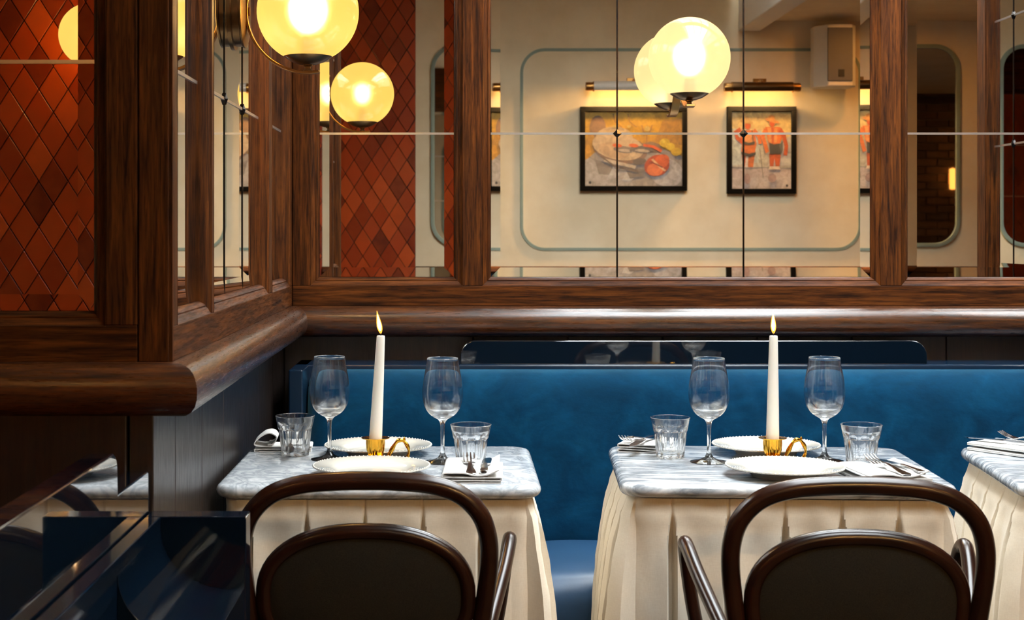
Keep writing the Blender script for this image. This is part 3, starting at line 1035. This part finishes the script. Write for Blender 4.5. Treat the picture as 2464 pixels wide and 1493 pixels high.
prof = []   # (y, z) of the back cushion, front surface from the seat up and over
ctrl = [(3.945, .40), (3.935, .45), (3.945, .55), (3.963, .66), (3.980, .745), (3.995, .795), (4.016, .832), (4.045, .858), (4.078, .869), (4.11, .868)]
prof = [(p.x, p.y) for p in catmull([(a, b_, 0) for a, b_ in ctrl], 5)]
rows = []
NX = 160
for y, z in prof:
    row = []
    for k in range(NX + 1):
        u = k / NX
        x = X0 + (X1 - X0) * u
        e = min(u, 1 - u) * (X1 - X0)
        r = .055
        inset = 0 if e > r else r - math.sqrt(max(r * r - (r - e) ** 2, 0))
        nz = noise.noise(Vector((x * 5, z * 6, 3.1))) * .006 + noise.noise(Vector((x * 14, z * 9, 7.7))) * .0022
        wr = 0
        if z > .72:
            wr = .004 * math.sin(x * 95 + z * 30) * max(0, 1 - abs(x + bx - .84) / .14) * min(1, (z - .72) / .06)
        row.append((x, y - by + inset + nz * (1 if z < .86 else .3) + wr, z - inset * (.35 if z > .83 else 0)))
    rows.append(row)
MB().grid(rows).build('back_cushion', M['velvet'], bq, 60)
rows = []
ctrl = [(3.507, .29), (3.501, .34), (3.505, .385), (3.525, .416), (3.56, .430), (3.64, .436), (3.75, .436), (3.96, .430)]
for p in catmull([(a, b_, 0) for a, b_ in ctrl], 5):
    rows.append([(X0 + (X1 - X0) * k / 60, p.x - by, p.y + .003 * math.sin(k * .7)) for k in range(61)])
MB().grid(rows).build('seat_cushion', M['leather'], bq, 60)
shift(MB().box(-.395, 1.735, 3.545, 4.2, .02, .30), bx, by).build('base', M['navy'], bq, 0, .004)
shift(MB().box(-.434, 1.75, 4.095, 4.248, .30, .882), bx, by).build('back_frame', M['navy'], bq, 0, .004)
shift(MB().box(-.434, -.396, 3.94, 4.248, .0, .882), bx, by).build('end_post', M['navy'], bq, 0, .004)
hp = [(.022, .880), (1.311, .880)]
hp = [(1.311, .880)] + [(1.311 - .042 + .042 * math.cos(math.radians(a)), .9045 + .042 * math.sin(math.radians(a))) for a in range(0, 91, 10)] + \
     [(.022 + .042 + .042 * math.cos(math.radians(a)), .9045 + .042 * math.sin(math.radians(a))) for a in range(90, 181, 10)] + [(.022, .880)]
shift(MB().prism(hp, 4.115, 4.140, lambda a, p, q: (p, a, q)), bx, by).build('headboard', M['lacquer'], bq, 30, .002)

# ------------------------------------------------------------------ navy lacquer joinery at the left
lj = thing('lacquer_screen', 'glossy navy lacquer screen with stepped rounded top against the partition corner', 'screen', (-.48, 1.7, 0))
lx, ly = -.48, 1.7


def rc(cx, cz, r, a0, a1):
    return [(cx + r * math.cos(math.radians(a)), cz + r * math.sin(math.radians(a))) for a in range(a0, a1 - 1, -10)]


pr = [(.9, .0), (.9, .931)] + rc(2.16 - .03, .931 - .03, .03, 90, 0) + [(2.163, .8676)] + rc(2.392 - .022, .8676 - .022, .022, 90, 0) + [(2.392, 0)]
shift(MB().prism(pr, -.523, -.4855, lambda a, p, q: (a, p, q)), lx, ly).build('panel', M['lacquer'], lj, 30, .003, 3)
shift(MB().box(-.4835, -.459, .9, 2.343, 0, .800), lx, ly).build('side_board', M['lacquer_dark'], lj, 0, .002)
shift(MB().box(-.4835, -.325, 2.344, 2.3935, 0, .800), lx, ly).build('end_board', M['lacquer_dark'], lj, 0, .002)
cv = [(-.4585, .779)]
for k in range(1, 13):
    a = math.radians(180 + 90 * k / 12)
    cv.append((-.350 + .1085 * math.cos(a), .779 + .093 * math.sin(a)))
cv += [(-.327, .689), (-.327, .0), (-.4585, .0)]
shift(MB().prism(cv, 2.04, 2.3435, lambda a, p, q: (p, a, q)), lx, ly).build('cove_shelf', M['lacquer_dark'], lj, 25, .003, 3)

# ------------------------------------------------------------------ tables
TZ = .75


def make_table(label, cx, cy, w, d, rz, mat, front=0.10, left=1.0):
    t = thing('marble_table', label, 'table', (cx, cy, 0), rz)
    th = .027
    r0 = .05
    loops = []
    for k in range(9):
        a = math.radians(-90 + 180 * k / 8)
        ins = .0135 * (1 - math.cos(a))
        loops.append((ins, TZ - th / 2 + th / 2 * math.sin(a)))
    rows = []
    for ins, z in loops:
        rows.append([(p, q, z) for p, q in rrect(w - 2 * ins, d - 2 * ins, r0 - ins, 8)])
    m_ = MB().grid(rows, True)
    nn = len(rows[0])
    m_.f += [tuple(range(nn))[::-1], tuple((len(rows) - 1) * nn + k for k in range(nn))]; m_.c += [None, None]
    m_.build('marble_top', mat, t, 40)
    # pleated skirt
    sw, sd, sr = w - .036, d - .036, .045
    per = 2 * (sw + sd - 4 * sr) + 2 * PI * sr
    N = 0
    base = []
    segs = [('l', (sw / 2 - sr, -sd / 2), (-(sw / 2 - sr), -sd / 2), (0, -1)), ('a', (-sw / 2 + sr, -sd / 2 + sr), 270, 180),
            ('l', (-sw / 2, -sd / 2 + sr), (-sw / 2, sd / 2 - sr), (-1, 0)), ('a', (-sw / 2 + sr, sd / 2 - sr), 180, 90),
            ('l', (-sw / 2 + sr, sd / 2), (sw / 2 - sr, sd / 2), (0, 1)), ('a', (sw / 2 - sr, sd / 2 - sr), 90, 0),
            ('l', (sw / 2, sd / 2 - sr), (sw / 2, -sd / 2 + sr), (1, 0)), ('a', (sw / 2 - sr, -sd / 2 + sr), 0, -90)]
    s = 0
    for sg in segs:
        if sg[0] == 'l':
            L = math.dist(sg[1], sg[2]); k = max(2, int(L / .0026))
            for i in range(k):
                u = i / k
                base.append((sg[1][0] + (sg[2][0] - sg[1][0]) * u, sg[1][1] + (sg[2][1] - sg[1][1]) * u, sg[3][0], sg[3][1], s + L * u))
        else:
            L = PI / 2 * sr; k = max(4, int(L / .0026))
            for i in range(k):
                a = math.radians(sg[2] + (sg[3] - sg[2]) * i / k)
                base.append((sg[1][0] + sr * math.cos(a), sg[1][1] + sr * math.sin(a), math.cos(a), math.sin(a), s + L * i / k))
        s += L
    npl = round(s / .112)
    pitch = s / npl
    seed = cx * 3.7
    zs = [TZ - th - .002, TZ - th - .012, TZ - th - .022, TZ - th - .032, TZ - th - .040, TZ - th - .055, TZ - th - .075]
    zs += [TZ - th - .10 - .03 * k for k in range(20)] + [.02]
    rows = []
    z_top = zs[0]
    for z in zs:
        h = z_top - z
        row = []
        t1 = min(1, max(0, (h - .030) / .07))
        for x, y, nx, ny, q in base:
            u = (q / pitch) % 1.0
            idx = int(q / pitch)
            jit = noise.noise(Vector((idx * 7.1, seed, .5)))
            dl = (u - .5) * pitch
            wd_ = .0030 + .009 * t1 * (1 + .5 * jit) * max(.35, 1 - h * 1.2)
            notch = min(1, 1.8 * max(0, 1 - abs(dl) / wd_))
            ff = front if ny < -.7 else (.0 if ny > .7 else (left if nx < 0 else 1.0))
            flare = .062 * (1 - math.exp(-h / .18)) * ff
            o_ = flare - notch * (.0035 + .040 * t1)
            o_ += t1 * (.006 * math.cos(2 * PI * u + PI) + .010 * h * 2 * noise.noise(Vector((q * 6, h * 3, seed))) * (.4 if ff < 1 else 1))
            o_ += .003 * max(0, 1 - abs(h - .036) / .010) * (1 - notch)
            o_ += .0025 * noise.noise(Vector((q * 30, h * 25, seed + 4)))
            shy = .004 * math.copysign(1, dl) * t1 * (1 - notch) if abs(dl) < .03 else 0
            row.append((x + nx * o_, y + ny * o_, z))
        rows.append(row)
    MB().grid(rows, True).build('pleated_skirt', M['linen'], t, 50)
    MB().lathe([(.20, .0), (.20, .012), (.19, .018), (.05, .03), (.032, .06), (.028, .68), (.06, .70), (.12, .715), (.12, .722), (0.001, .722)], 28).build('pedestal', M['black'], t)
    return t


make_table('pleated bistro table with cloudy marble top beside the partition', -.146, 3.191, .646, .552, -.004, M['marble_a'], left=.05)
make_table('pleated bistro table with streaked marble top in the middle of the row', .677, 3.191, .662, .552, -.056, M['marble_b'])
make_table('pleated marble bistro table cut off by the right edge of the picture', 1.468, 3.160, .655, .552, -.113, M['marble_b'])

# ------------------------------------------------------------------ chairs
def make_chair(label, loc, rz):
    t = thing('bentwood_armchair', label, 'chair', loc, rz)
    lean = lambda z: -.03 - (z - .45) * .10
    side = [(.208, .0), (.199, .15), (.190, .32), (.188, .44), (.195, .53), (.206, .61), (.2128, .672), (.2115, .720), (.197, .762), (.163, .796), (.113, .8135), (.05, .8195)]
    pts = [(x, -.03 - max(0, .45 - z) * .22 + min(0, -(z - .45) * .10), z) for x, z in side]
    pts += [(0, lean(.8205), .8205)] + [(-x, y, z) for x, y, z in pts[::-1]]
    MB().tube(catmull(pts, 6), .0163, 16).build('back_hoop', M['bentwood'], t, 60)
    # upholstered oval
    cz, hw, hh = .628, .176, .104
    oval = []
    N = 64
    for k in range(N):
        a = 2 * PI * k / N
        e = 2 / 2.55
        x = hw * math.copysign(abs(math.cos(a)) ** e, math.cos(a))
        z = cz + hh * math.copysign(abs(math.sin(a)) ** e, math.sin(a)) - .012 * (x / hw) ** 2
        oval.append((x, lean(z), z))
    bf = MB().sweep(oval, circ(.016, 14, .0145), True, (0, 1, 0)).build('backrest_frame', M['bentwood'], t, 60)
    rows = []
    for k, (f, b_) in enumerate(((1.0, -.004), (.96, -.009), (.8, -.013), (.5, -.016), (.2, -.018), (.001, -.018))):
        rows.append([(p[0] * f, lean(cz + (p[2] - cz) * f) + b_, cz + (p[2] - cz) * f) for p in oval])
    rows = [[(p[0], 2 * lean(p[2]) - p[1], p[2]) for p in r] for r in rows[::-1]] + rows
    MB().grid(rows, True).build('backrest_panel', M['cloth_dark'], bf, 60)
    for sgn in (1, -1):
        ap = [(.198, -.045, .520), (.209, .0, .537), (.228, .075, .579), (.247, .15, .624), (.258, .208, .656), (.2595, .240, .658), (.257, .258, .638),
              (.252, .264, .60), (.242, .260, .53), (.228, .246, .46), (.222, .240, .44)]
        MB().tube(catmull([(sgn * x, y, z) for x, y, z in ap], 6), .0135, 14).build('arm', M['bentwood'], t, 60)
    seat = [(p, q + .108, .44) for p, q in rrect(.42, .30, .13, 8)]
    sf = MB().sweep(seat, rrect(.03, .04, .012, 3), True, (0, 0, 1)).build('seat_frame', M['bentwood'], t, 50)
    prof_ = rrect(.39, .27, .12, 8)
    rows = [[(p * f, q * f + .108, z) for p, q in prof_] for f, z in ((1, .445), (.98, .458), (.8, .468), (.4, .472), (.001, .472))]
    MB().grid(rows, True).build('seat_pad', M['cloth_dark'], sf, 60)
    for sgn in (1, -1):
        MB().tube([(sgn * .15, .21, .435), (sgn * .16, .215, .2), (sgn * .168, .225, .0)], .0145, 12, scale=[1.1, .95, .8]).build('leg', M['bentwood'], t, 60)
    return t


make_chair('dark bentwood armchair pulled up to the table beside the partition', (-.150, 2.625, 0), 0)
make_chair('dark bentwood armchair in front of the streaked marble table, both arms showing', (.688, 2.575, 0), -.05)

# ------------------------------------------------------------------ tableware
def pt(px, py, z=TZ):
    """photo pixel of a point resting at height z -> table position"""
    d = (CAM_Z - z) * F_PX / (py - VPY)
    return ((px - VPX) * d / F_PX, d)


def make_plate(label, x, y):
    t = thing('dinner_plate', label, 'plate', (x, y, TZ), 0, 'beaded white dinner plates')
    pr = [(0.001, .004), (.062, .004), (.072, .0055), (.080, .0105), (.087, .0145), (.1185, .0195), (.1205, .0205), (.1200, .0225), (.117, .0225), (.086, .0175), (.079, .0135), (.071, .0085), (.060, .007), (0.001, .007)]
    pr = [(0.001, .003), (.060, .003), (.062, .0), (.067, .0), (.069, .003)] + pr[2:]
    dish = MB().lathe(pr, 72).build('dish', M['porcelain'], t, 50)
    b = MB()
    for k in range(84):
        a = 2 * PI * k / 84
        c = (.1185 * math.cos(a), .1185 * math.sin(a), .0215)
        r = .0028
        b.add([(c[0] + r, c[1], c[2]), (c[0], c[1] + r, c[2]), (c[0] - r, c[1], c[2]), (c[0], c[1] - r, c[2]), (c[0], c[1], c[2] + r), (c[0], c[1], c[2] - r)],
              [(0, 1, 4), (1, 2, 4), (2, 3, 4), (3, 0, 4), (1, 0, 5), (2, 1, 5), (3, 2, 5), (0, 3, 5)])
    b.build('rim_beading', M['porcelain'], dish, 180)
    return t


pl = make_plate('white plate behind the candle on the table beside the partition', -.1665, 3.335)
dup(pl, (-.1655, 3.045, TZ), .2, 'white plate in front of the candle on the table beside the partition')
dup(pl, ((1842 - VPX) / 1070, 3.345, TZ), .4, 'white plate behind the candle on the middle table')
dup(pl, ((1892 - VPX) / 1185, 3.040, TZ), .6, 'white plate in front of the candle on the middle table')


def make_wineglass(label, x, y):
    t = thing('wine_glass', label, 'wine glass', (x, y, TZ), 0, 'empty stemmed wine glasses')
    H = .225
    o_ = [(.0335, H), (.0364, .205), (.0404, .183), (.0434, .163), (.0441, .150), (.0430, .136), (.0388, .120), (.0312, .107), (.0205, .098), (.0105, .0925), (.0062, .086),
          (.0045, .075), (.0040, .05), (.0042, .03), (.0058, .018), (.0100, .0105), (.020, .0060), (.034, .0030), (.0405, .0016), (.0405, .0), (.001, .0)]
    i_ = [(.001, .1025), (.012, .1030), (.0245, .1070), (.0350, .1155), (.0402, .127), (.0425, .140), (.0431, .150), (.0424, .163), (.0394, .183), (.0354, .205), (.0325, H)]
    op = [(p.x, p.y) for p in catmull([(a, b_, 0) for a, b_ in o_[:15]], 3)] + o_[15:]
    ip = [(p.x, p.y) for p in catmull([(a, b_, 0) for a, b_ in i_], 3)]
    cut = next(i for i, p in enumerate(op) if p[1] < .0985)
    MB().lathe(op[:cut][::-1] + [(.0330, H + .0006)] + ip[::-1], 64).build('bowl', M['bowl_glass'], t, 60)
    MB().lathe(op[cut:][::-1] + [(.0195, .0985), (.001, .1020)], 48).build('stem_and_foot', M['stem_glass'], t, 60)
    return t


g = make_wineglass('wine glass on the table beside the partition, left of the candle', *pt(793, 1106))
for px, py, lab in ((1065, 1113, 'wine glass on the table beside the partition, right of the candle'), (1706, 1113, 'wine glass on the middle table, left of the candle'),
                    (1984, 1110, 'wine glass on the middle table, right of the candle')):
    dup(g, (*pt(px, py), TZ), 0, lab)


def make_tumbler(label, x, y):
    t = thing('glass_tumbler', label, 'glass', (x, y, TZ), 0, 'faceted glass tumblers')
    H, nf, n = .088, 9, 90
    rows = []
    zz = [0, .002, .006, .012, .02, .03, .04, .048, .054, .058, .061, .064, .067, .072, .080, .086, H]
    R = lambda z: .0305 + (.0372 - .0305) * min(1, z / .062) + max(0, z - .058) / (H - .058) * .0066
    for z in zz:
        row = []
        for k in range(n):
            a = 2 * PI * k / n
            lo = (a % (2 * PI / nf)) - PI / nf
            arch = .0635 - .0075 * (lo / (PI / nf)) ** 2
            fac = min(1, max(0, (arch - z) / .0035)) * min(1, z / .006)
            flat = math.cos(PI / nf) / math.cos(lo)
            r = R(z) * (1 - fac * (1 - flat) * 1.55)
            row.append((r * math.cos(a), r * math.sin(a), z))
        rows.append(row)
    inner = [(R(H) - .0012, H + .0007)] + [(R(z) - .0038 - (0 if z > .03 else (.03 - z) * .12), z) for z in (H - .002, .080, .070, .060, .045, .03, .02, .014)] + [(.022, .0105), (.010, .0098), (.0008, .0097)]
    inner[0] = (R(H) - .0015, H + .0006)
    inner = [(r if z < .066 else r + .0022, z) for r, z in inner]
    inner[0] = (R(H) - .0010, H + .0006)
    for r, z in inner:
        rows.append([(r * math.cos(2 * PI * k / n), r * math.sin(2 * PI * k / n), z) for k in range(n)])
    rows.insert(0, [(.0008 * math.cos(2 * PI * k / n), .0008 * math.sin(2 * PI * k / n), .003) for k in range(n)])
    rows.insert(1, [(.024 * math.cos(2 * PI * k / n), .024 * math.sin(2 * PI * k / n), .002) for k in range(n)])
    MB().grid(rows, True).build('faceted_body', M['tumbler_glass'], t, 14)
    return t


g = make_tumbler('faceted tumbler next to the curled napkin, table beside the partition', *pt(710, 1096))
for px, py, lab, rz in ((1133, 1122, 'faceted tumbler behind the upright fork tines, table beside the partition', .2), (1613, 1101, 'faceted tumbler at the left of the middle table', .35),
                        (2073, 1122, 'faceted tumbler at the right of the middle table', .1)):
    dup(g, (*pt(px, py), TZ), rz, lab)


# candles in chamber sticks
def make_stick(label, x, y):
    t = thing('chamber_candlestick', label, 'candlestick', (x, y, TZ), 0, 'gold chamber candlesticks')
    rows = []
    n = 64
    for r, z in ((.001, 0.0), (.042, .0), (.0475, .004), (.048, .006), (.041, .0035), (.020, .003), (.0135, .005), (.0125, .010), (.0150, .018), (.0185, .030), (.0198, .044), (.0205, .0525), (.030, .0545), (.0305, .056), (.018, .0555), (.0165, .050), (.001, .048)):
        fl = .0008 if .012 < z < .05 and r < .022 else (.0022 if r > .04 else 0)
        k_ = 20 if r < .03 else 10
        rows.append([((r + fl * math.cos(k_ * 2 * PI * k / n)) * math.cos(2 * PI * k / n), (r + fl * math.cos(k_ * 2 * PI * k / n)) * math.sin(2 * PI * k / n), z) for k in range(n)])
    MB().grid(rows, True).build('cup_and_dish', M['gold'], t, 50)
    hp = [(.020, .004), (.023, .006), (.030, .018), (.036, .029), (.043, .041), (.0505, .0475), (.059, .047), (.066, .040), (.071, .030), (.0715, .019), (.067, .009), (.060, .004), (.053, .005), (.0485, .009)]
    pth = catmull([(a, -.004, b_ + .003) for a, b_ in hp], 5)
    sc_ = [1.15 - .5 * (k / len(pth)) + .2 * math.sin(k * .55) for k in range(len(pth))]
    hdl = MB().tube(pth, .0042, 10, scale=sc_).build('handle', M['gold'], t, 60)
    MB().lathe([(.0005, .058), (.003, .054), (.0025, .048), (.0005, .046)], 10, (.062, -.004, .0)).build('thumb_knop', M['gold'], hdl, 60)
    return t


def make_candle(label, x, y, lean, flean):
    t = thing('taper_candle', label, 'candle', (x, y, TZ + .0505), 0, 'lit white taper candles')
    H = .224
    n = 28
    rows = []
    for r, z in ((.001, 0), (.0136, .0), (.0138, .01), (.0128, .06), (.0115, .12), (.0100, .18), (.0090, H - .004), (.0084, H), (.006, H + .0008), (.001, H + .0002)):
        rows.append([(lean * z / H + r * math.cos(2 * PI * k / n), r * math.sin(2 * PI * k / n), z) for k in range(n)])
    MB().grid(rows, True).build('wax', M['wax'], t, 50)
    MB().tube([(lean, 0, H - .002), (lean, 0, H + .006), (lean + flean * .1, 0, H + .011)], .0011, 8).build('wick', M['black'], t)
    for nm, k, mt in (('flame', 1.0, 'flame'), ('flame_core', .62, 'flame_core')):
        pr = [(.0004, .0), (.0030, .004), (.0050, .010), (.0058, .016), (.0052, .024), (.0036, .033), (.0018, .042), (.0003, .050)]
        rows = []
        for r, z in pr:
            zz_ = z * (1 if k == 1 else .72) + (0 if k == 1 else .006)
            cx_ = lean + flean * (zz_ / .05)
            rows.append([(cx_ + r * k * math.cos(2 * PI * q / 16), r * k * math.sin(2 * PI * q / 16), H + .004 + zz_) for q in range(16)])
        fl_ = MB().grid(rows, True).build(nm, M[mt], t if k == 1 else fl_, 60)
    return t


c1 = ((904 - VPX) / 1118, 3.198)
c2 = ((1857 - VPX) / 1118, 3.198)
st = make_stick('gold candlestick with curled handle between plates, table beside the partition', *c1, )
dup(st, (*c2, TZ), .12, 'gold candlestick with curled handle between plates, middle table')
make_candle('lit taper candle leaning right, table beside the partition', *c1, .0115, -.0085)
make_candle('lit upright taper candle on the middle table', *c2, .002, -.001)


# napkins and cutlery
def ribbon(path2, thick, y0, y1, ny=8, wob=.0006, skew=0.0, sd=0):
    P = catmull([(a, b_, 0) for a, b_ in path2], 6)
    rows_t, rows_b = [], []
    n = len(P)
    for j in range(ny + 1):
        y = y0 + (y1 - y0) * j / ny
        rt, rb = [], []
        for i, p in enumerate(P):
            d = (P[min(i + 1, n - 1)] - P[max(i - 1, 0)]).normalized()
            w_ = wob * noise.noise(Vector((p.x * 40, y * 30, p.y * 200 + sd)))
            x = p.x + skew * (y - y0)
            rt.append((x - d.y * thick / 2, y, p.y + d.x * thick / 2 + w_)); rb.append((x + d.y * thick / 2, y, p.y - d.x * thick / 2 + w_))
        rows_t.append(rt + rb[::-1])
    m_ = MB().grid(rows_t, True)
    k = len(rows_t[0])
    m_.f += [tuple(range(k)), tuple(ny * k + q for q in range(k))]; m_.c += [None, None]
    return m_


def make_napkin(label, x, y, rz, kind, w=.125, d=.20):
    t = thing('folded_napkin', label, 'napkin', (x, y, TZ), rz, 'folded white napkins')
    h = w / 2
    z = .0016
    fold = [(h, z), (0, z), (-h + .004, z), (-h, z + .0025), (-h + .004, z + .005), (0, z + .005), (h - .004, z + .005), (h, z + .0078), (h - .004, z + .0105), (0, z + .0105)]
    if kind == 'dip':
        fold += [(-h + .004, z + .0115), (-h, z + .0150), (-h + .006, z + .0190), (-.02, z + .0195), (.005, z + .015), (.03, z + .0165), (h - .004, z + .026)]
    elif kind == 'curl':
        fold += [(-h + .012, z + .0112), (-h - .002, z + .0165), (-h + .006, z + .028), (-h + .022, z + .039), (-h + .038, z + .040), (-h + .048, z + .030), (-h + .040, z + .017), (-h + .028, z + .0145)]
    else:
        fold += [(-h + .004, z + .0108), (-h, z + .0138), (-h + .004, z + .0165), (0, z + .0165), (h - .002, z + .0170)]
    ribbon(fold, .0022, -d / 2, d / 2, 8, .0008, .02 if kind == 'dip' else 0, x * 9).build('cloth', M['napkin'], t, 50)
    return t


def loft(sections):
    """rectangular sections (x, y, z, half width, half thickness) running along y"""
    rows = [[(x - w, y, z - h), (x + w, y, z - h), (x + w, y, z + h), (x - w, y, z + h)] for x, y, z, w, h in sections]
    m_ = MB().grid(rows, True)
    k = (len(rows) - 1) * 4
    m_.f += [(0, 1, 2, 3), (k, k + 1, k + 2, k + 3)]; m_.c += [None, None]
    return m_


def make_fork(label, x, y, z, rz, L=1.0):
    t = thing('table_fork', label, 'fork', (x, y, z), rz, 'steel forks on napkins')
    loft([(0, 0, .004, .0085, .0012), (0, .004 * L, .005, .0105, .0013), (0, .02 * L, .006, .0095, .0014), (0, .05 * L, .009, .0055, .0018), (0, .08 * L, .013, .0038, .0020),
          (0, .092 * L, .0135, .0035, .0018)]).build('handle', M['cutlery'], t, 50, .0006)
    hd = loft([(0, .090 * L, .0135, .0035, .0016), (0, .098 * L, .0115, .0100, .0013), (0, .106 * L, .0095, .0126, .0011), (0, .116 * L, .0085, .0126, .0010)]).build('head', M['cutlery'], t, 50, .0005)
    for k in range(4):
        xx = -.0108 + k * .0072
        loft([(xx, .115 * L, .0085, .0020, .0010), (xx, .132 * L, .0115, .0018, .0009), (xx, .148 * L, .0165, .0016, .0008), (xx, .162 * L, .0225, .0009, .0006)]).build('tine', M['cutlery'], hd, 50)
    return t


def make_knife(label, x, y, z, rz):
    t = thing('table_knife', label, 'knife', (x, y, z), rz, 'steel knives on napkins')
    loft([(0, 0, .006, .0062, .0030), (0, .006, .0065, .0085, .0042), (0, .03, .0075, .0070, .0040), (0, .07, .0095, .0045, .0034), (0, .082, .010, .0040, .0032)]).build('handle', M['cutlery'], t, 50, .001)
    loft([(0, .081, .010, .0040, .0018), (.001, .09, .0095, .0092, .0011), (.001, .13, .0085, .0098, .0009), (.002, .165, .0075, .0085, .0008), (.005, .182, .0072, .0015, .0006)]).build('blade', M['cutlery'], t, 50)
    return t


make_napkin('folded napkin under fork and knife, front right of the table beside the partition', .040, 3.040, -.02, 'dip', .115, .20)
make_fork('fork with raised tines on front right napkin, table beside the partition', .037, 2.946, TZ + .015, .02)
make_knife('knife beside the fork on front right napkin, table beside the partition', .062, 2.950, TZ + .0155, -.06)
make_napkin('curled napkin at the back left of the table beside the partition', -.385, 3.402, .06, 'curl', .125, .075)
make_knife('knife on the curled napkin, mostly hidden by the tumbler', -.372, 3.405, TZ + .012, PI + .12)
make_napkin('folded napkin behind the left tumbler of the middle table', .438, 3.395, -.35, 'flat', .10, .10)
make_fork('fork on the napkin behind the left tumbler, middle table', .432, 3.440, TZ + .0185, PI - .45, .7)
make_knife('knife on the napkin behind the left tumbler, middle table', .462, 3.445, TZ + .0185, PI - .38)
make_napkin('folded napkin half hidden by the chair rail, front right of middle table', .868, 3.005, .14, 'dip', .125, .17)
make_fork('fork with raised tines on the front right napkin, middle table', .893, 2.925, TZ + .016, .20)
make_knife('dark knife beside the fork on the front right napkin, middle table', .925, 2.930, TZ + .0165, .22)
make_napkin('folded napkin on the table at the right edge', 1.262, 3.365, .62, 'flat', .11, .15)
make_fork('fork on the napkin of the table at the right edge', 1.345, 3.325, TZ + .0185, .75, .8)
make_knife('knife on the napkin of the table at the right edge', 1.310, 3.305, TZ + .0185, .85)
